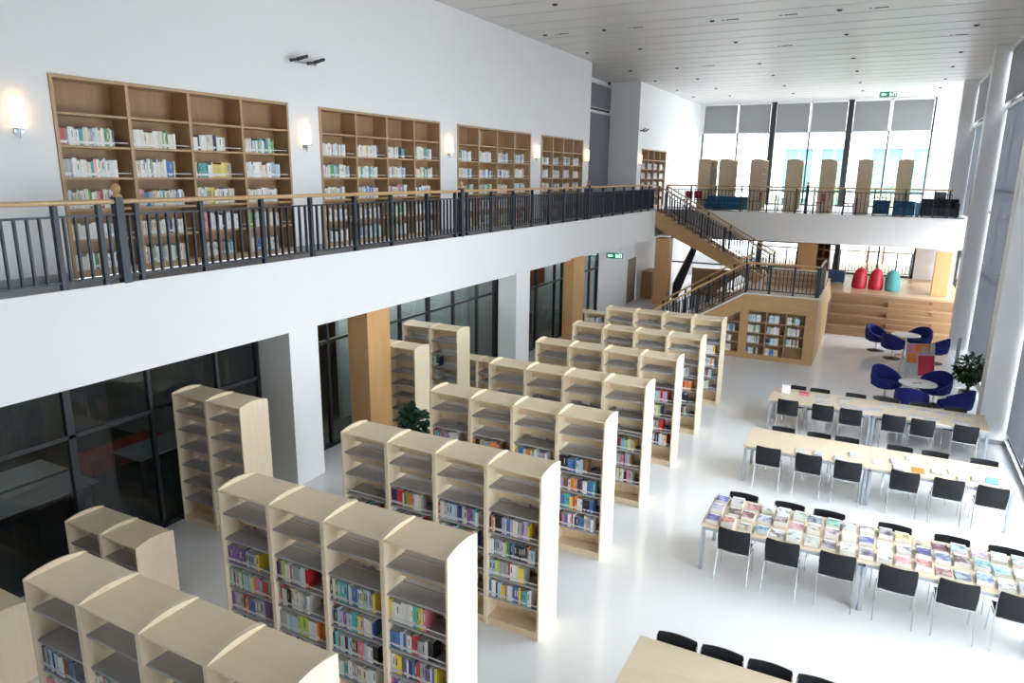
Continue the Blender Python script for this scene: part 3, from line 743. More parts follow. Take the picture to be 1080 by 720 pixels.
# magazines on the table
BR = [('purple-blue',(.20,.20,.55)),('pale grey',(.66,.67,.68)),('red and white',(.72,.35,.33)),('white',(.84,.84,.84)),('white',(.80,.80,.82)),('pale green',(.60,.72,.58)),('navy',(.08,.11,.22)),('sea green',(.22,.58,.46)),('pale grey',(.68,.70,.72)),
      ('white',(.8,.8,.78)),('dark grey',(.24,.23,.26)),('yellow',(.68,.64,.22)),('tan',(.62,.52,.34)),('maroon',(.34,.12,.16)),('light blue',(.36,.60,.76)),('lilac',(.60,.45,.66)),('white',(.82,.81,.8)),('light blue',(.42,.66,.78)),('grey',(.45,.46,.5))]
BM = [('lilac',(.52,.48,.68)),('dark brown',(.16,.11,.10)),('brick red',(.45,.20,.16)),('pale blue',(.60,.68,.80)),('brown',(.34,.25,.24)),('pink',(.72,.36,.42)),('cream',(.70,.64,.55)),('pale pink',(.74,.56,.60)),('white',(.84,.82,.83)),
      ('deep blue',(.18,.20,.48)),('white',(.82,.82,.81)),('white',(.83,.83,.8)),('dark blue',(.10,.13,.30)),('slate blue',(.26,.30,.42)),('brown',(.20,.13,.12)),('teal',(.22,.42,.44)),('sky blue',(.30,.58,.78)),('white',(.8,.8,.8)),('pale blue',(.5,.66,.76))]
BF = [('blue violet',(.16,.14,.45)),('orange red',(.74,.34,.26)),('tan',(.58,.48,.36)),('teal',(.22,.40,.50)),('white',(.84,.84,.83)),('mint',(.66,.76,.70)),('green and pink',(.52,.58,.50)),('dark purple',(.24,.20,.26)),('white',(.84,.83,.81)),
      ('grey violet',(.36,.32,.40)),('white',(.80,.82,.82)),('rose',(.72,.36,.36)),('red and white',(.70,.32,.28)),('brown red',(.34,.16,.14)),('steel blue',(.26,.33,.42)),('cornflower blue',(.26,.42,.70)),('white',(.80,.80,.82)),('pale blue',(.5,.62,.76)),('grey',(.5,.5,.52))]
def mag_mesh():
    b = MB()
    b.box(-.095, .095, -.13, .13, 0, .94, M['page']); b.box(-.0965, .0965, -.1315, .1315, .94, 1, M['mag'])
    b.box(-.0965, -.095, -.1315, .1315, 0, .94, M['mag']); b.box(-.085, .085, .085, .118, 1, 1.01, M['label'])
    return b.mesh('magazine')
mme = mag_mesh()
def magazine(x, y, z, th, rot, col, label, group):
    o = bpy.data.objects.new('magazine', mme); COL.objects.link(o)
    o.location = (x, y, z); o.scale = (.93, .92, th); o.rotation_euler = (0, 0, rot); o.color = (*[min(.72, c*.8) for c in col], 1)
    return tag(o, label, 'magazine', group)
for row, (pal, y, nm) in enumerate(((BR, 10.54, 'staircase-side row'), (BM, 10.20, 'middle row'), (BF, 9.84, 'chair-back row'))):
    for i, (cn, col) in enumerate(pal):
        x = -1.70 + i*.225 + R.uniform(-.012, .012); yy = y + R.uniform(-.02, .02)
        lo = R.uniform(.02, .05) if R.random() < .75 else 0
        rot = R.uniform(-.05, .05)
        if lo: magazine(x, yy, .7505, lo, rot+R.uniform(-.03, .03), (.7, .7, .7), 'magazine lying under the %s %s one of the %s' % (ORD[i+1], cn, nm), 'magazines laid out in rows on the table')
        magazine(x, yy, .7505+lo+(.001 if lo else 0), R.uniform(.014, .034), rot, col, '%s magazine, %s from the bookshelves in the %s' % (cn, ORD[i+1], nm), 'magazines laid out in rows on the table')
# newspapers and papers on the next two tables
def paper_thing(name, x, y, w, h, th, rot, m, label, cat, group, fold=True):
    b = MB().box(-w/2, w/2, -h/2, h/2, 0, th, m)
    if fold: b.box(-w/2+.01, w/2-.02, -h/2+.01, h/2-.015, th, th+.004, M['paper'])
    o = b.build(name, loc=(x, y, .7505), rot=rot); return tag(o, label, cat, group)
NP = [(-.85,13.30,'white folded newspaper'),(-.55,13.38,'newspaper with a blue heading'),(-.2,13.28,'short stack of leaflets'),(.05,13.62,'grey folded newspaper'),(.42,13.5,'pile of stapled newspapers'),(.72,13.66,'long open newspaper'),(.75,13.36,'black and white newspaper'),(.95,13.95,'dark printed newspaper'),(1.06,13.42,'red printed newspaper'),
      (1.35,13.5,'pale newspaper between the red one and the windows'),(1.6,13.62,'tabloid newspaper with grey photos'),(1.72,13.34,'newspaper hanging over the table edge'),(1.95,13.46,'thin white newspaper'),(2.15,13.5,'newspaper with a sky blue band'),(2.32,13.62,'newspaper with a violet picture')]
for i, (x, y, nm) in enumerate(NP):
    o = paper_thing('newspaper', x, y, R.uniform(.15,.19), R.uniform(.2,.27), R.uniform(.006,.03), R.uniform(-.12,.12), {8: M['orange'], 13: M['sky'], 14: M['silver'], 7: M['silver']}.get(i, M['paper']), nm + ' on the scattered newspaper table', 'newspaper', 'newspapers on the table', i not in (8, 13, 14))
WP = [(-.75,17.1),(-.72,16.72),(-.28,17.2),(-.22,16.66),(.1,16.62),(.55,17.22),(.35,16.72),(.9,17.2),(1.3,17.2),(1.12,16.68),(1.65,17.2),(1.42,16.62),(2.05,17.22),(1.95,16.66)]
a = b_ = 0
for i, (x, y) in enumerate(WP):
    far = y > 17
    if far: a += 1
    else: b_ += 1
    paper_thing('document', x, y, .28, .21, R.uniform(.008,.025), R.uniform(-.08,.08), M['paper'], 'white stack of documents, %s from the bookshelves along the %s edge' % (ORD[a if far else b_], 'staircase' if far else 'chair-back'), 'document', 'white documents along the far reading table', False)
o = MB().box(-.11, .11, -.15, .15, 0, .015, M['pink']).box(-.1, .1, .02, .1, .015, .018, M['redch']).build('magazine', loc=(-1.15, 17.2, .7505), rot=.1); tag(o, 'pink magazine beside the white box on the document table', 'magazine')
t = thing('paper_box', 'tall white paper box at the bookshelf end of the document table', 'box', (-1.55, 17.12, .7505))
MB().box(-.09, .09, -.08, .08, 0, .2, M['tablew']).build('body', t, bevel=.004); MB().box(-.1, .1, -.09, .09, .2, .215, M['silver']).build('lid', t)

# ------------------------------------------------------------------ round tables and tub chairs
def make_tub():
    t = thing('tub_chair', 'chair', 'armchair')
    n = 26; vs = []; fs = []
    def hgt(a):  # a: 0 at the back, pi at the open front
        u = abs(a)/PI; return .80 - .36*(u*u*(3-2*u))
    prof = 5
    ring = []
    for i in range(n+1):
        a = -PI*.80 + 2*PI*.80*i/n; h = hgt(a); c, s = math.sin(a), -math.cos(a)
        for r, z in ((.22, .30), (.31, .36), (.335, (.36+h)/2), (.325, h), (.285, h+.008), (.26, h-.03), (.25, .44)):
            vs.append((c*r, s*r*1.02, z))
    k = 7
    for i in range(n):
        for j in range(k-1): fs.append((i*k+j, (i+1)*k+j, (i+1)*k+j+1, i*k+j+1))
        fs.append((i*k+k-1, (i+1)*k+k-1, (i+1)*k, i*k))
    fs.append(tuple(range(k))); fs.append(tuple(range(n*k+k-1, n*k-1, -1)))
    MB().add(vs, fs, M['blue']).build('shell', t, smooth=True)
    MB().lathe([(.20,.30),(.25,.33),(.265,.40),(.255,.445),(.20,.465),(.05,.47)], M['blue'], 26, (0,.02,0)).build('seat_cushion', t, smooth=True)
    MB().lathe([(.025,.03),(.022,.3)], M['chrome'], 12).build('stem', t, smooth=True)
    MB().lathe([(.23,.0),(.235,.008),(.20,.02),(.06,.04),(.03,.06)], M['lamp'], 26).build('foot_disc', t, smooth=True)
    return t
def make_round():
    t = thing('round_table', 'table', 'table')
    MB().lathe([(.40,.715),(.43,.722),(.43,.738),(.42,.744)], M['tablew'], 40).build('tabletop', t, smooth=True)
    MB().lathe([(.035,.03),(.035,.715)], M['chrome'], 14).build('stem', t, smooth=True)
    MB().lathe([(.27,0),(.27,.012),(.05,.03)], M['chrome'], 30).build('base', t, smooth=True)
    return t
rt = make_round(); rt.location = (1.12, 25.85, 0); tag(rt, 'white round table closer to the oak seating tiers', 'table', 'white round tables')
r2_ = copy_tree(rt); r2_.location = (1.26, 19.66, 0); tag(r2_, 'white round table close to the white paper reading table', 'table', 'white round tables')
tc = make_tub(); first = True
TUB = [((.30,26.35), (1.12,25.85), 'blue tub chair toward the landing block at the round table by the tiers'), ((.78,25.40), (1.12,25.85), 'blue tub chair showing its back at the round table by the tiers'),
       ((1.55,26.62), (1.12,25.85), 'blue tub chair facing the hall at the round table by the tiers'), ((1.95,25.35), (1.12,25.85), 'blue tub chair next to the white column at the round table by the tiers'),
       ((.58,20.42), (1.26,19.66), 'blue tub chair in side profile beside the round table near the reading tables'), ((1.12,18.87), (1.26,19.66), 'blue tub chair showing its round back right behind the white paper table'),
       ((1.70,20.45), (1.26,19.66), 'blue tub chair behind the round table, closest to the red display rack'), ((2.06,19.22), (1.26,19.66), 'blue tub chair in front of the potted tree')]
for (x, y), c, lb in TUB:
    o = tc if first else copy_tree(tc); first = False
    o.scale = (1.14, 1.14, 1.08); o.location = (x, y, 0); o.rotation_euler = (0, 0, math.atan2(c[1]-y, c[0]-x) - PI/2); tag(o, lb, 'armchair', 'blue tub chairs at the round tables')
t = thing('tray', 'small dark slim tray lying on the closer round table', 'tray', (1.24, 19.6, .7445), .5)
MB().box(-.11, .11, -.025, .025, 0, .012, M['lamp']).build('dish', t, bevel=.003); MB().box(-.1, .1, -.016, .016, .0121, .014, M['grey']).build('liner', t)
# A-frame rack with coloured magazines
t = thing('display_rack', 'sloping magazine rack with red and orange covers between the round tables', 'rack', (1.40, 23.25, 0), .35); t.scale = (1.3, 1.0, 1.05)
for sx in (-.3, .3): MB().tube([(sx, -.28, 0), (sx, 0, 1.0), (sx, .28, 0)], .014, M['chrome']).build('side_frame', t)
MB().tube([(-.3, -.27, .05), (.3, -.27, .05)], .01, M['chrome']).tube([(-.3, .27, .05), (.3, .27, .05)], .01, M['chrome']).build('cross_bar', t)
def pan(x0, x1, z0, z1, m, nm, off):
    f = lambda z: -.28*(1-z) - off
    MB().add([(x0, f(z0), z0), (x1, f(z0), z0), (x1, f(z1), z1), (x0, f(z1), z1), (x0, f(z0)-.014, z0), (x1, f(z0)-.014, z0), (x1, f(z1)-.014, z1), (x0, f(z1)-.014, z1)],
             [(0,1,2,3),(7,6,5,4),(0,4,5,1),(1,5,6,2),(2,6,7,3),(3,7,4,0)], m).build(nm, t)
pan(-.3, .3, .1, .97, M['silver'], 'backing_panel', .014)
for x0, x1, z0, z1, m in ((-.05,.29,.12,.66,'red'),(-.12,.2,.74,.96,'orange'),(-.29,-.08,.45,.72,'orange'),(-.29,-.07,.12,.42,'silver'),(.02,.16,.68,.9,'paper'),(-.28,-.14,.74,.95,'pink')):
    pan(x0, x1, z0, z1, M[m], 'magazine_cover', .03)
# slim stand
t = thing('sign_stand', 'slim grey pole stand on a round white base near the wall of windows', 'stand', (2.3, 22.7, 0))
MB().lathe([(.24,0),(.25,.02),(.24,.05),(.06,.07)], M['tablew'], 28).build('base', t, smooth=True)
MB().lathe([(.045,.06),(.045,1.38),(.03,1.4)], M['alu'], 14).build('pole', t, smooth=True)
# plants
def plant(name, label, x, y, potr, poth, trunk, crown, n, leafsize, m, seed, droop=.3, z0=0., wide=.3):
    r = random.Random(seed); t = thing(name, label, 'plant', (x, y, z0))
    MB().lathe([(potr*.75, 0), (potr, poth*.9), (potr, poth), (potr*.86, poth), (potr*.84, poth-.04)], M['pot'], 22).build('pot', t, smooth=True)
    MB().lathe([(potr*.83, poth-.05), (potr*.8, poth-.035), (.01, poth-.03)], M['soil'], 18).build('soil', t)
    b = MB(); cz = crown[2]; 
    for k in range(3): b.tube([(.03*math.cos(k*2.1), .03*math.sin(k*2.1), poth-.04), (.02*math.cos(k*2.1+1.6), .02*math.sin(k*2.1+1.6), (poth+cz)/2), (.1*math.cos(k*2.1+3), .1*math.sin(k*2.1+3), cz)], [.02, .017, .01], M['bark'], 6)
    b.build('stem', t)
    b = MB()
    for _ in range(n):
        while True:
            p = Vector((r.uniform(-1,1), r.uniform(-1,1), r.uniform(-1,1)))
            if .35 < p.length < 1: break
        c = Vector((p.x*crown[0], p.y*crown[0], cz + p.z*crown[1]))
        d = (Vector((p.x, p.y, p.z*.6 - droop)) + Vector((r.uniform(-.5,.5) for _ in range(3)))).normalized()
        s = d.cross(Vector((0,0,1)) + Vector((r.uniform(-.4,.4) for _ in range(3)))).normalized(); nrm = s.cross(d)
        L = leafsize*r.uniform(.7, 1.25); W = L*wide
        b.add([c, c+d*L*.35+s*W+nrm*L*.08, c+d*L*.75+s*W*.75+nrm*L*.05, c+d*L-nrm*L*.06, c+d*L*.75-s*W*.75+nrm*L*.05, c+d*L*.35-s*W+nrm*L*.08], [(0,1,2,3),(0,3,4,5)], m)
    b.build('foliage', t)
    return t
plant('potted_tree', 'bushy green potted tree beside the big white column at the windows', 2.44, 20.72, .2, .42, .5, (.34, .34, 1.0), 520, .13, M['leaf'], 3)
plant('potted_plant', 'dark green leafy plant between the oak column and the bookshelf end', -7.74, 10.75, .17, .36, .5, (.22, .27, .9), 140, .2, M['leafd'], 5, wide=.46)

# ------------------------------------------------------------------ gallery furniture
GX = [-7.55, -6.62, -5.25, -3.72, -2.33, -.9, .6]
def gallery_shelf():
    t = thing('gallery_bookshelf', 'x', 'bookshelf')
    sm = side_mesh(UZ)
    me = bpy.data.meshes.new_from_object(bpy.data.objects.new('tmp', sm)) if False else sm
    # end panels face the hall: unit turned so that its length runs away from the railing
    for y in (0, .72, 1.44):
        o = bpy.data.objects.new('side_panel', sm); COL.objects.link(o); o.parent = t; o.location = (0, y+.025, 0); o.rotation_euler = (0, 0, -PI/2)
        o.location = (0, y+.0, 0)
    return t
def gallery_unit():
    t = thing('gallery_bookshelf', 'x', 'bookshelf')
    n = 12; prof = [(0,0),(UD,0)] + [(UD*(n-i)/n, UZ+.045*(1-(2*(n-i)/n-1)**2)) for i in range(n+1)]
    for y in (0, .75, 1.5): MB().prism(prof, 'y', y, y+.025, M['maple']).build('side_panel', t)
    for y in (.025, .775):
        MB().box(.006, UD-.006, y, y+.725, UZ-.03, UZ-.008, M['maple']).build('top_panel', t)
        MB().box(UD/2-.007, UD/2+.007, y, y+.725, .1, UZ-.03, M['maple']).build('back_panel', t)
        MB().box(.01, UD-.01, y, y+.725, 0, .1, M['maple']).build('base_panel', t)
        for z in SHZ: MB().box(.03, UD-.03, y+.003, y+.722, z-.022, z, M['steel']).build('shelf', t)
    return t
gp = gallery_unit(); first = True
for i, x in enumerate(GX):
    o = gp if first else copy_tree(gp); first = False
    o.location = (x-.28, 33.7, ZS); tag(o, 'tan bookshelf end-on behind the gallery railing, %s from the bookcase wall' % ORD[i+1], 'bookshelf', 'bookshelves on the gallery')
def g_chair(x, y, rot, m, label):
    t = thing('cafe_chair', label, 'chair', (x, y, ZS), rot, 'red chairs on the gallery')
    MB().box(-.21, .21, -.2, .22, .43, .46, m).build('seat', t, bevel=.01); MB().box(-.2, .2, -.235, -.205, .5, .84, m).build('backrest', t, bevel=.01)
    for sx in (-.18, .18):
        MB().tube([(sx, -.22, .5), (sx, -.2, .43), (sx, -.23, 0)], .012, M['dark']).build('leg', t); MB().tube([(sx, .18, .43), (sx, .2, 0)], .012, M['dark']).build('leg', t)
def g_table(x, y, w, d, label):
    t = thing('cafe_table', label, 'table', (x, y, ZS), 0, 'tables on the gallery')
    MB().box(-w/2, w/2, -d/2, d/2, .71, .74, M['tablew']).build('tabletop', t)
    for sx in (-1, 1):
        for sy in (-1, 1): MB().box(sx*(w/2-.06)-.02, sx*(w/2-.06)+.02, sy*(d/2-.06)-.02, sy*(d/2-.06)+.02, 0, .71, M['dark']).build('leg', t)
def sofa(name, x, y, w, d, h, m, label, cat='sofa', z=ZS, rot=0, back=True):
    t = thing(name, label, cat, (x, y, z), rot)
    MB().box(-w/2, w/2, -d/2, d/2, .05, h*.55 if back else h, m).build('seat', t, bevel=.03)
    if back:
        MB().box(-w/2, w/2, d/2-.16, d/2, h*.55+.002, h, m).build('backrest', t, bevel=.03)
        for sx in (-1, 1): MB().box(sx*(w/2-.14), sx*w/2, -d/2, d/2-.17, h*.55+.002, h*.8, m).build('armrest', t, bevel=.03)
    for sx in (-1, 1):
        for sy in (-1, 1): MB().box(sx*(w/2-.06)-.02, sx*(w/2-.06)+.02, sy*(d/2-.06)-.02, sy*(d/2-.06)+.02, 0, .049, M['lamp']).build('foot', t)
sofa('sofa', -6.35, 33.1, 1.75, .7, .62, M['denim'], 'long blue sofa behind the gallery railing beside the stair top')
g_chair(-7.55, 33.25, -.3, M['redch'], 'red chair between the stair top and the long blue sofa')
g_chair(-8.15, 33.0, .9, M['redch'], 'red chair closest to the stair top on the gallery')
g_chair(-5.1, 33.2, 1.4, M['redch'], 'red chair at the end of the long blue sofa')
g_table(-3.6, 33.05, 1.3, .75, 'white-topped table in the middle of the gallery below the newel post')
g_chair(-2.55, 33.0, 1.4, M['redch'], 'red chair at the middle gallery table')
g_table(-.35, 32.98, 1.5, .75, 'white-topped table before the light blue sofas on the gallery')
g_chair(-1.35, 33.15, -1.5, M['maroon'], 'dark red chair at the table before the blue sofas')
sofa('sofa', -.1, 33.75, .6, .5, .6, M['denim'], 'blue armchair beneath the white-topped gallery table end', 'armchair')
sofa('sofa', .72, 33.15, .72, .7, .6, M['denim'], 'blue armchair beside the light blue stool on the gallery', 'armchair')
sofa('ottoman', 1.2, 33.05, .17, .5, .55, M['sky'], 'narrow light blue stool beside the blue armchair on the gallery', 'stool', back=False)
sofa('sofa', 1.95, 33.05, 1.3, .8, .72, M['ink'], 'dark navy sofa against the column at the gallery end')
sofa('sofa', 2.35, 36.5, .9, .8, .95, M['ink'], 'dark high-backed armchair in the gallery corner', 'armchair')

# ------------------------------------------------------------------ platform furniture
def beanbag(x, y, s, m, label, lean):
    t = thing('beanbag', label, 'beanbag', (x, y, PZ))
    prof = [(.30, 0), (.355, .06), (.365, .2), (.355, .42), (.33, .66), (.27, .88), (.16, 1.02), (.03, 1.06)]
    b = MB(); b.lathe([(r*s, z*s) for r, z in prof], m, 22)
    b.v = [(vx*(1+.05*math.sin(3*math.atan2(vy, vx)+x)) + lean*vz*.3, vy*(.85+.04*math.cos(4*math.atan2(vy, vx))) + .12*vz, vz) for vx, vy, vz in b.v]
    b.build('bag', t, smooth=True)
    MB().tube([(lean*.22-.05, .1, 1.05*s), (lean*.22, .1, 1.13*s), (lean*.22+.05, .1, 1.05*s)], .012, m, 6).build('carry_loop', t)
beanbag(-.55, 32.0, .78, M['red'], 'red vinyl beanbag next to the dark blue ottoman', .1)
beanbag(.05, 31.95, .78, M['red'], 'red vinyl beanbag next to the teal beanbag', .05)
beanbag(.65, 31.85, .78, M['teal'], 'teal beanbag, last in line toward the windows', -.12)
sofa('ottoman', -1.55, 33.2, .8, .6, .5, M['navy'], 'dark blue boxy ottoman beside the red beanbags', 'stool', z=PZ, back=False)
sofa('ottoman', -4.05, 33.6, .7, .6, .45, M['green'], 'green ottoman seen through the landing railing', 'stool', z=PZ, back=False)
sofa('ottoman', -3.32, 33.5, .7, .6, .45, M['maroon'], 'maroon ottoman seen through the landing railing', 'stool', z=PZ, back=False)
t = thing('platform_bookcase', 'tall tan cupboard with a brown lattice side on the platform', 'cupboard', (-3.22, 34.3, PZ))
MB().box(0, .78, 0, .6, 0, 1.68, M['oak_col']).build('body', t)
b = MB()
for x in (.80, 1.05, 1.3): b.box(x-.012, x+.012, 0, .5, 0, 1.68, M['brown'])
for z in (.02, .43, .85, 1.26, 1.66): b.box(.812, 1.288, 0, .5, z-.012, z+.012, M['oak_light'])
b.box(.8, 1.3, .5, .52, 0, 1.68, M['brown']); b.build('shelf_grid', t)
column('column', 1.98, 2.52, 31.3, 31.8, PZ, ZB, M['oak_col'])
struct('wall_platform_end', MB().box(1.5, XR, 36.4, 36.6, PZ, ZB, M['white2']))
t = thing('wall_screen', 'dark flat screen on the wall side beneath the gallery corner', 'screen', (2.92, 31.95, 1.75))
MB().box(0, .05, 0, 1.5, 0, .95, M['lamp']).build('bezel', t); MB().box(-.004, 0, .04, 1.46, .04, .91, M['blackboard']).build('display', t)

# ------------------------------------------------------------------ wall and ceiling fittings
def sconce(y, z, label):
    t = thing('wall_sconce', label, 'wall lamp', (XW, y, z), 0, 'warm wall lamps along the balcony wall')
    MB().box(.002, .02, -.06, .06, -.24, .2, M['alu']).build('back_plate', t)
    b = MB(); n = 10; p = [(.03 + .09*math.sin(PI*i/n), -.085*math.cos(PI*i/n)) for i in range(n+1)]
    b.prism([(x, yy) for x, yy in p], 'z', -.17, .2, M['sconce']).build('lamp_shade', t)
    MB().box(.021, .12, -.07, .07, -.19, -.172, M['alu']).build('bracket', t); MB().tube([(.05, 0, -.191), (.05, 0, -.3)], .008, M['alu']).build('finial', t)
for y, nm in ((5.35, 'lit wall lamp before the first bookcase'), (10.42, 'lit wall lamp between the first and second bookcases'), (15.45, 'lit wall lamp between the second and third bookcases'), (20.5, 'lit wall lamp between the third and fourth bookcases'),
              (24.7, 'lit wall lamp at the wall end beside the recess'), (31.05, 'lit wall lamp just past the recess'), (35.75, 'lit wall lamp beyond the small bookcase')):
    sconce(y, 6.36, nm)
def twin(x, y, z, label):
    t = thing('spotlight_pair', label, 'spotlight', (x, y, z))
    MB().box(.002, .03, -.32, .32, -.03, .0, M['alu']).build('wall_bracket', t)
    for s in (-1, 1):
        a = MB().tube([(.03, s*.22, -.015), (.16, s*.22, .03)], .012, M['alu']).build('arm', t)
        o = MB().tube([(.16, s*.22-.1, .0), (.2, s*.22+.12, .08)], [.034, .028], M['lamp'], 12).build('lamp_head', t)
        MB().tube([(.16, s*.22-.1, .0), (.10, s*.22-.22, -.03)], [.014, .034], M['lamp'], 10).build('barn_door', o)
twin(XW, 10.5, 7.66, 'pair of black spotlights on the wall above the second wall lamp')
twin(XW, 31.2, 7.6, 'pair of black spotlights above the small far bookcase')
def downlight(x, y, label, i):
    t = thing('ceiling_spotlight', label, 'ceiling light', (x, y, ZC), 0, 'small spotlights in the strip ceiling')
    MB().lathe([(.085, -.008), (.09, -.001)], M['alu'], 16).build('trim_ring', t); MB().lathe([(.05, -.035), (.06, -.008)], M['lamp'], 14).build('lamp_head', t)
XS = [-9.25, -7.45, -4.5, -1.5, 1.57]; nx = ['over the bookcase wall', 'second from the bookcase wall', 'over the middle shelves', 'third from the windows', 'closest to the window wall']
for iy, y in enumerate((16.4, 19.72, 23.0, 27.5, 30.8, 34.4, 37.6)):
    for ix, x in enumerate(XS):
        if iy == 0 and ix != 1: continue
        downlight(x, y, 'small dark ceiling spotlight in the %s cross line, %s' % (ORD[iy+1], nx[ix]), ix)
def slot(x, y, label):
    t = thing('ceiling_slot', label, 'air slot', (x, y, ZC), 0, 'dark air slots between ceiling strips')
    MB().box(-.15, .15, -.025, .025, -.012, -.001, M['lamp']).build('grille', t); MB().box(-.27, -.2, -.015, .015, -.01, -.001, M['lamp']).build('end_vent', t)
for x, y, nm in ((-6.5, 19.78, 'past the second spotlight'), (-4.0, 19.78, 'past the middle spotlight'), (-2.6, 19.78, 'before the third spotlight'), (-.6, 19.85, 'past the third spotlight'), (-8.7, 19.78, 'by the bookcase wall'), (1.33, 24.3, 'by the window wall'), (-6.2, 27.4, 'halfway down the hall'), (-3.2, 24.2, 'over the aisle')):
    slot(x, y, 'dark thin air slot in the ceiling %s' % nm)
def exit_sign(x, y, z, rot, label, hang):
    t = thing('exit_sign', label, 'exit sign', (x, y, z), rot)
    MB().box(-.34, .34, 0, .05, -.11, .11, M['lamp']).build('housing', t)
    MB().box(-.325, .325, -.004, -.001, -.095, .095, M['exitg']).build('face', t)
    b = MB(); f0, f1 = -.008, -.0045
    b.prism([(-.28, 0), (-.2, .055), (-.2, .02), (-.08, .02), (-.08, -.02), (-.2, -.02), (-.2, -.055)], 'y', f0, f1, M['exitw'])
    # running figure and doorway
    b.box(.2, .215, f0, f1, -.075, .075, M['exitw']).box(.2, .3, f0, f1, .062, .075, M['exitw']).box(.287, .3, f0, f1, -.075, .075, M['exitw'])
    b.prism([(.09+.016*math.cos(k), .055+.016*math.sin(k)) for k in [2*PI*i/10 for i in range(10)]], 'y', f0, f1, M['exitw'])
    for q in ([(.07,.035),(.1,.04),(.125,-.01),(.1,-.015)], [(.1,-.01),(.125,-.01),(.085,-.075),(.065,-.07)], [(.11,-.01),(.13,-.015),(.165,-.05),(.15,-.062)], [(.07,.035),(.08,.03),(.05,.0),(.04,.008)], [(.1,.038),(.105,.025),(.15,.01),(.153,.022)]):
        b.prism(q, 'y', f0, f1, M['exitw'])
    b.build('pictogram', t)
    if hang:
        for sx in (-.25, .25): MB().tube([(sx, .025, .11), (sx, .025, hang)], .006, M['alu'], 6).build('hanger', t)
exit_sign(-.44, 37.1, 9.34, 0, 'green exit sign hung from the ceiling before the gallery window', .255)
exit_sign(-9.35, 26.9, 2.55, .0, 'green exit sign hung beneath the balcony by the white corridor wall', .44)

# magazine file boxes in the top row of two bookcases
def filebox(ci, col, label):
    y0, y1 = CASES[ci]; cw = (y1-y0-.1)/4; rh = (CZ1-ZS-.05-.1)/6
    y = y0+.05+col*cw+.06; z = ZS+.1+5*rh+.001
    t = thing('file_box', label, 'file box', (XW-.1, y, z), 0, 'grey file boxes in the top row of the bookcases')
    MB().box(-.2, 0, 0, .24, 0, .34, M['grey']).build('body', t); MB().box(0, .002, .07, .17, .14, .22, M['green'] if (ci, col) == (2, 1) else M['paper']).build('label_card', t)
filebox(2, 1, 'grey file box with a green card in the third bookcase'); filebox(2, 3, 'grey file box at the far end of the third bookcase top row'); filebox(3, 0, 'grey file box at the start of the fourth bookcase top row'); filebox(3, 2, 'grey file box in the third column of the fourth bookcase')

# ------------------------------------------------------------------ rooms behind the glass
def desk(x, y, rot, label):
    t = thing('office_table', label, 'table', (x, y, 0.002), rot, 'grey tables behind the dark glass')
    MB().box(-.4, .4, -.8, .8, .72, .75, M['grey']).build('tabletop', t)
    for sx in (-.34, .34):
        for sy in (-.74, .74): MB().box(sx-.025, sx+.025, sy-.025, sy+.025, 0, .72, M['lamp']).build('leg', t)
desk(-11.25, 5.55, 0, 'grey table behind the dark glass at the near end')
desk(-12.15, 5.6, 0, 'second grey table deeper behind the dark glass')
desk(-11.4, 8.0, 0, 'grey table behind the dark glass beside the white column')
t = thing('red_bench', 'red bench in the dim room behind the glass', 'bench', (-12.6, 7.9, .002)); MB().box(-.3, .3, -.8, .8, .2, .5, M['redwall']).build('seat', t, bevel=.02); MB().box(-.25, .25, -.75, -.7, 0, .2, M['lamp']).box(-.25, .25, .7, .75, 0, .2, M['lamp']).build('stand', t)
t = thing('pin_board', 'yellow green notice board behind the dark glass', 'board', (-14.9, 6.9, 1.3)); MB().box(.0, .04, 0, 1.3, 0, 1.3, M['yellowg']).build('panel', t); MB().box(.0, .06, 1.31, 1.36, 0, 1.3, M['lamp']).build('edge', t); MB().box(.041, .045, .3, .7, .5, .9, M['navy']).build('notice', t)
t = thing('storage_cabinet', 'tall dark cabinet in the dim room behind the glass', 'cabinet', (-14.9, 4.2, .002)); MB().box(0, .5, 0, 1.6, 0, 2.0, M['lamp']).build('body', t); MB().box(.5, .52, .03, 1.57, .05, 1.95, M['dimwall']).build('door', t)
t = thing('red_banner', 'red board hung inside the glass beside the second oak column', 'banner', (-10.4, 18.9, 1.85)); MB().box(0, .03, 0, 3.6, 0, 1.1, M['redwall']).build('board', t); MB().tube([(.015, .1, 1.1), (.015, 3.5, 1.1)], .012, M['lamp']).build('hanging_bar', t)
t = thing('printer', 'grey office machine behind the glass below the red board', 'printer', (-11.4, 20.6, .002)); MB().box(-.3, .3, -.4, .4, 0, 1.1, M['white2']).build('body', t, bevel=.02); MB().box(-.25, .25, -.35, .35, 1.1, 1.16, M['lamp']).build('scanner_lid', t)
struct('wall_screen_room', MB().box(-10.9, -10.8, 12.2, 18.0, 0, ZB, M['frost']))
struct('wall_screen_room_far', MB().box(-10.9, -10.8, 22.6, 26.0, 0, ZB, M['frost']))
struct('ceiling_side_room_fill', MB().box(-13.2, -12.6, 4.5, 5.3, ZB-.03, ZB-.001, M['room_fill']).box(-10.6, -10.3, 10.0, 17.5, ZB-.03, ZB-.001, M['room_fill']).box(-10.6, -10.3, 18.6, 25.5, ZB-.03, ZB-.001, M['room_fill']))  # glowing panels added to brighten the rooms behind the glass

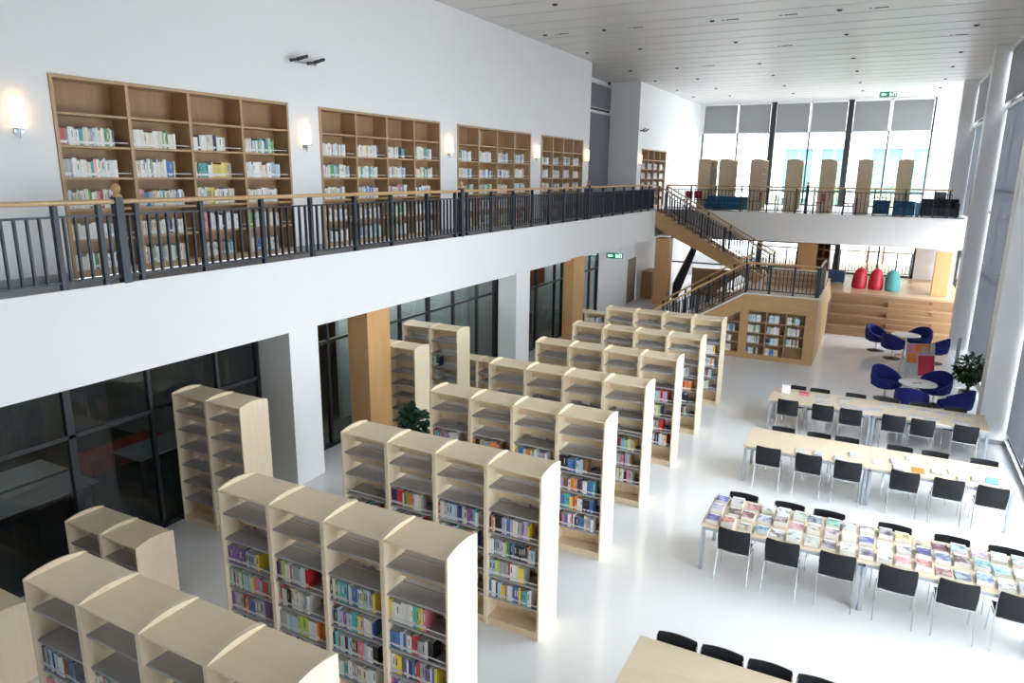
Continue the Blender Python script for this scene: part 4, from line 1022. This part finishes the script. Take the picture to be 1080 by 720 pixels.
# ------------------------------------------------------------------ outside
struct('ground', MB().box(-80, 80, YFAR+.4, 140, -.3, -.05, M['paving']).box(XR+.4, 80, -60, YFAR+.4, -.3, -.05, M['paving']))
t = thing('office_building', 'pale building with cyan windows seen through the gallery glazing', 'building', (0, 58, -.05))
b = MB(); WX = [(-7.1,-5.15),(-4.55,-2.85),(-1.2,.72),(1.36,3.3)]
xs = [-9.2] + [v for w in WX for v in w] + [14]
for a, c in zip(xs[0::2], xs[1::2]): b.box(a, c, 0, .6, 0, 13, M['facade'])
for a, c in WX: b.box(a, c, 0, .6, 7.8, 13, M['facade']).box(a, c, 0, .6, 4.2, 4.6, M['facade']).box(a, c, 0, .6, 0, 1.0, M['facade'])
b.box(-9.2, 14, -.2, 0, 9.4, 9.75, M['facade']); b.build('wall', t)
for a, c in WX:
    for z0, z1 in ((4.6, 7.8), (1.0, 4.2)):
        o = MB().box(a, c, .3, .34, z0, z1, M['pane_out']).build('window', t)
        MB().box((a+c)/2-.04, (a+c)/2+.04, .24, .3, z0, z1, M['frame_w']).box(a, c, .24, .3, z0+(z1-z0)*.68, z0+(z1-z0)*.68+.07, M['frame_w']).build('window_frame', o)
t = thing('colonnade_wing', 'white wing with tall piers beside the pale building', 'building', (-9.6, 46, -.05))
for k in range(6): MB().box(-1.6, -.8, k*2.0, k*2.0+.8, 0, 8.4, M['facade']).build('pier', t)
MB().box(-3.0, -.6, -.3, 12, 8.4, 10.5, M['facade']).build('roof_beam', t); MB().box(-3.2, -3.0, -.3, 12, 0, 8.4, M['facade']).build('wall', t)
def tree(x, y, h, r, label, seed):
    q = random.Random(seed); t = thing('tree', label, 'tree', (x, y, -.05), 0, 'young trees outside the gallery glazing')
    MB().tube([(0,0,0),(.05,0,h*.4),(0,.05,h*.8)], [.09,.07,.03], M['bark'], 8).build('trunk', t)
    b = MB()
    for _ in range(900):
        while True:
            p = Vector((q.uniform(-1,1), q.uniform(-1,1), q.uniform(-1,1)))
            if p.length < 1: break
        c = Vector((p.x*r, p.y*r, h*.72 + p.z*h*.3)); d = Vector([q.uniform(-1,1) for _ in range(3)]).normalized(); s = d.orthogonal().normalized(); L = q.uniform(.12,.24)
        b.add([c, c+d*L*.5+s*L*.35, c+d*L, c+d*L*.5-s*L*.35], [(0,1,2,3)], M['leaf_out'])
    b.build('crown', t)
tree(-3.2, 53.5, 6.6, 1.3, 'pale green tree outside beside the middle cyan window', 1)
tree(.3, 53.0, 6.8, 1.8, 'broad pale green tree outside between the end cyan windows', 2)
tree(-7.9, 54.5, 5.6, 1.1, 'slim young tree outside near the white wing', 3)
tree(-.6, 49.5, 4.0, 1.6, 'low bushy tree outside behind the beanbag window', 4)

# ------------------------------------------------------------------ books: the ones that show largest are things, the rest one object
bpy.context.view_layer.update()
vs, ps = [], []
for o in scene.objects:
    if o.type != 'MESH': continue
    if o.name.split('.')[0] not in ('side_panel', 'top_panel', 'shelf', 'tabletop', 'base_panel', 'column', 'backrest') and not o.name.startswith('trim_1'): continue
    mw = o.matrix_world; b = len(vs); vs += [mw @ v.co for v in o.data.vertices]; ps += [tuple(b+i for i in p.vertices) for p in o.data.polygons]
bvh = BVHTree.FromPolygons(vs, ps)
for b in BOOKS:
    x0, x1, y0, y1, z0, z1 = book_box(b)
    if b.key[0] == 'rear': b.area = 0; continue
    if b.ax[0] == 'x': pts = [(x0, y0, z0), (x1, y0, z0), (x1, y0, z1), (x0, y0, z1)]; sp = lambda u, v: Vector((x0+(x1-x0)*u, y0-.004, z0+(z1-z0)*v))
    else: pts = [(x1, y0, z0), (x1, y1, z0), (x1, y1, z1), (x1, y0, z1)]; sp = lambda u, v: Vector((x1+.004, y0+(y1-y0)*u, z0+(z1-z0)*v))
    q = [project(p) for p in pts]
    A = abs(sum(q[i][0]*q[(i+1)%4][1]-q[(i+1)%4][0]*q[i][1] for i in range(4)))/2
    vis = 0
    for v in (.15, .5, .9):
        p = sp(.5, v); px = project(p)
        if not (0 < px[0] < 1080 and 0 < px[1] < 720): continue
        d = p-EYEV; L = d.length
        h = bvh.ray_cast(EYEV, d/L, L-.01)
        if h[0] is None: vis += 1
    b.area = A*vis/3
order = sorted(BOOKS, key=lambda b: -b.area)
TOP = [b for b in order[:300] if b.area > 0]
topset = set(id(b) for b in TOP)
# individual book: cover with spine (label and band printed on), page block as its part; modelled 1 x 1 x 1
def cover_mesh(lab, band):
    t = .07; b = MB()
    b.box(0, t, 0, 1, 0, 1, M['cover']).box(1-t, 1, 0, 1, 0, 1, M['cover']).box(t, 1-t, 0, .03, 0, 1, M['cover'])
    if lab: b.box(.04, .96, -.004, 0, .12, .27, M['label'])
    if band: b.box(.3, .7, -.004, 0, .45, .82, M[band])
    return b.mesh('book')
CM = {(l, k): cover_mesh(l, k) for l in (0, 1) for k in (None, 'band', 'band2')}
PM = MB().box(.08, .92, .035, .98, .015, .985, M['page']).mesh('pages')
SHN = {2: 'top filled shelf', 3: 'second filled shelf', 4: 'third filled shelf', 5: 'lowest filled shelf'}
LV = ['lowest row', 'second row up', 'third row up', 'fourth row up', 'fifth row up']
for b in TOP:
    x0, x1, y0, y1, z0, z1 = book_box(b)
    o = bpy.data.objects.new('book', CM[(1 if b.lab else 0, R.choice([None, None, 'band', 'band2']))]); COL.objects.link(o)
    pg = bpy.data.objects.new('pages', PM); COL.objects.link(pg); pg.parent = o
    o.scale = (b.w, b.d, b.h); o.color = (*b.col, 1)
    k = b.key; n = ORD[min(k[-1], 30)]
    if b.ax[0] == 'x': o.location = (x0, y0, z0)
    else: o.location = (x1, y0, z0); o.rotation_euler = (0, 0, PI/2)
    thick = 'thick' if b.w > .03 else ('thin' if b.w < .018 else 'upright')
    if k[0] == 'front':
        bay = ['glass-wall bay', 'third bay from aisle', 'second bay from aisle', 'aisle bay'][k[2]]
        lab = '%s %s book, %s along, %s, %s, %s shelf row' % (thick, b.name, n, SHN[k[3]], bay, ORD[8-k[1]]); grp = 'books in the long shelf rows'
    elif k[0] == 'balc':
        ci = next((i for i, c in enumerate(CASES) if c[0] <= k[1] <= c[1]), 4)
        c = CASES[ci] if ci < 4 else C5
        colm = min(3, int((k[1]-c[0])/((c[1]-c[0])/4))); r = min(4, int(round((k[2]-ZS-.1)/.43)))
        lab = '%s %s book, %s along, %s, %s column, %s wall bookcase' % (thick, b.name, n, LV[r], ORD[colm+1], ORD[ci+1]); grp = 'books in the wall bookcases'
    else:
        lab = '%s %s book, %s along, %s column, %s, %s' % (thick, b.name, n, ORD[int(k[1])+1 if k[0] != 'glass' and k[0] != 'low' else int(k[2])+1], LV[min(4, int(float(k[-2])*(1 if k[0] == 'niche' else 3)) if k[0] != 'glass' else 5-int(k[-2]))], {'niche': 'landing block niche', 'sniche': 'stair side niche', 'glass': 'glass wall bookshelf'}.get(k[0], 'low glass wall bookcase')); grp = 'books in the niche'
    tag(o, lab, 'book', grp)
# all the other books
vs, fs, cols = [], [], []
def quad(p, c):
    n = len(vs); vs.extend(p); fs.append((n, n+1, n+2, n+3)); cols.append(c)
PG = (.72, .70, .65)
for b in BOOKS:
    if id(b) in topset: continue
    x0, x1, y0, y1, z0, z1 = book_box(b); c = b.col
    ax, fc = b.ax
    sx = {('x', -1): 'y0', ('x', 1): 'y1', ('y', 1): 'x1'}[(ax, fc)]
    quad([(x0,y0,z0),(x1,y0,z0),(x1,y0,z1),(x0,y0,z1)], c if sx == 'y0' or ax == 'y' else PG)
    quad([(x1,y1,z0),(x0,y1,z0),(x0,y1,z1),(x1,y1,z1)], c if sx == 'y1' or ax == 'y' else PG)
    quad([(x1,y0,z0),(x1,y1,z0),(x1,y1,z1),(x1,y0,z1)], c)
    quad([(x0,y1,z0),(x0,y0,z0),(x0,y0,z1),(x0,y1,z1)], c if ax == 'x' else PG)
    quad([(x0,y0,z1),(x1,y0,z1),(x1,y1,z1),(x0,y1,z1)], PG)
    quad([(x0,y1,z0),(x1,y1,z0),(x1,y0,z0),(x0,y0,z0)], PG)
    if b.lab:
        za, zb = z0+(z1-z0)*.12, z0+(z1-z0)*.27; e = .001; W = (.8,.8,.78)
        if sx == 'y0': quad([(x0+.001,y0-e,za),(x1-.001,y0-e,za),(x1-.001,y0-e,zb),(x0+.001,y0-e,zb)], W)
        elif sx == 'x1': quad([(x1+e,y0+.001,za),(x1+e,y1-.001,za),(x1+e,y1-.001,zb),(x1+e,y0+.001,zb)], W)
    r = R.random()
    if r < .32 and sx in ('y0', 'x1'):
        za, zb = z0+(z1-z0)*R.uniform(.42,.55), z0+(z1-z0)*R.uniform(.7,.9); e = .001; W = (.06,.06,.07) if r < .25 else (.7,.6,.4)
        if sx == 'y0': q_ = (x1-x0)*.3; quad([(x0+q_,y0-e,za),(x1-q_,y0-e,za),(x1-q_,y0-e,zb),(x0+q_,y0-e,zb)], W)
        else: q_ = (y1-y0)*.3; quad([(x1+e,y0+q_,za),(x1+e,y1-q_,za),(x1+e,y1-q_,zb),(x1+e,y0+q_,zb)], W)
me = bpy.data.meshes.new('shelved_books'); me.from_pydata(vs, [], fs); me.materials.append(M['stuffbook'])
ca = me.color_attributes.new('cover', 'FLOAT_COLOR', 'CORNER')
ca.data.foreach_set('color', [v for c in cols for _ in range(4) for v in (*c, 1)])
o = bpy.data.objects.new('shelved_books', me); COL.objects.link(o)
tag(o, 'remaining shelved books filling the far rows and the wall bookcases', 'books', None, 'stuff')

# ------------------------------------------------------------------ light: overcast sky through the glazing
w = bpy.data.worlds.new('overcast sky'); scene.world = w; w.use_nodes = True
nt = w.node_tree; bg = nt.nodes['Background']; bg.inputs['Color'].default_value = (.90, .94, 1., 1); bg.inputs['Strength'].default_value = 3.0
def portal(loc, rot, sx, sy):
    l = bpy.data.lights.new('window_portal', 'AREA'); l.shape = 'RECTANGLE'; l.size = sx; l.size_y = sy; l.cycles.is_portal = True
    o = bpy.data.objects.new('window_portal', l); COL.objects.link(o); o.location = loc; o.rotation_euler = rot
for a, b in bays: portal((XR+.2, (a+b)/2, 4.8), (0, PI/2, 0), 9.3, b-a)
portal((-4, YFAR+.2, 6.9), (-PI/2, 0, 0), 11.3, 5.4)
portal((-4, YFAR+.2, 2.15), (-PI/2, 0, 0), 11.3, 1.7)
vsn = scene.view_settings
vsn.view_transform = 'Standard'; vsn.look = 'None'; vsn.gamma = 1; vsn.use_curve_mapping = False; vsn.exposure = 1.88
scene.cycles.use_denoising = True
try:
    scene.cycles.denoiser = 'OPENIMAGEDENOISE'; scene.cycles.denoising_input_passes = 'RGB_ALBEDO_NORMAL'; scene.cycles.denoising_prefilter = 'ACCURATE'
except Exception: pass
scene.cycles.max_bounces = 14; scene.cycles.diffuse_bounces = 10; scene.cycles.transparent_max_bounces = 16
scene.cycles.caustics_reflective = False; scene.cycles.caustics_refractive = False; scene.cycles.sample_clamp_indirect = 6
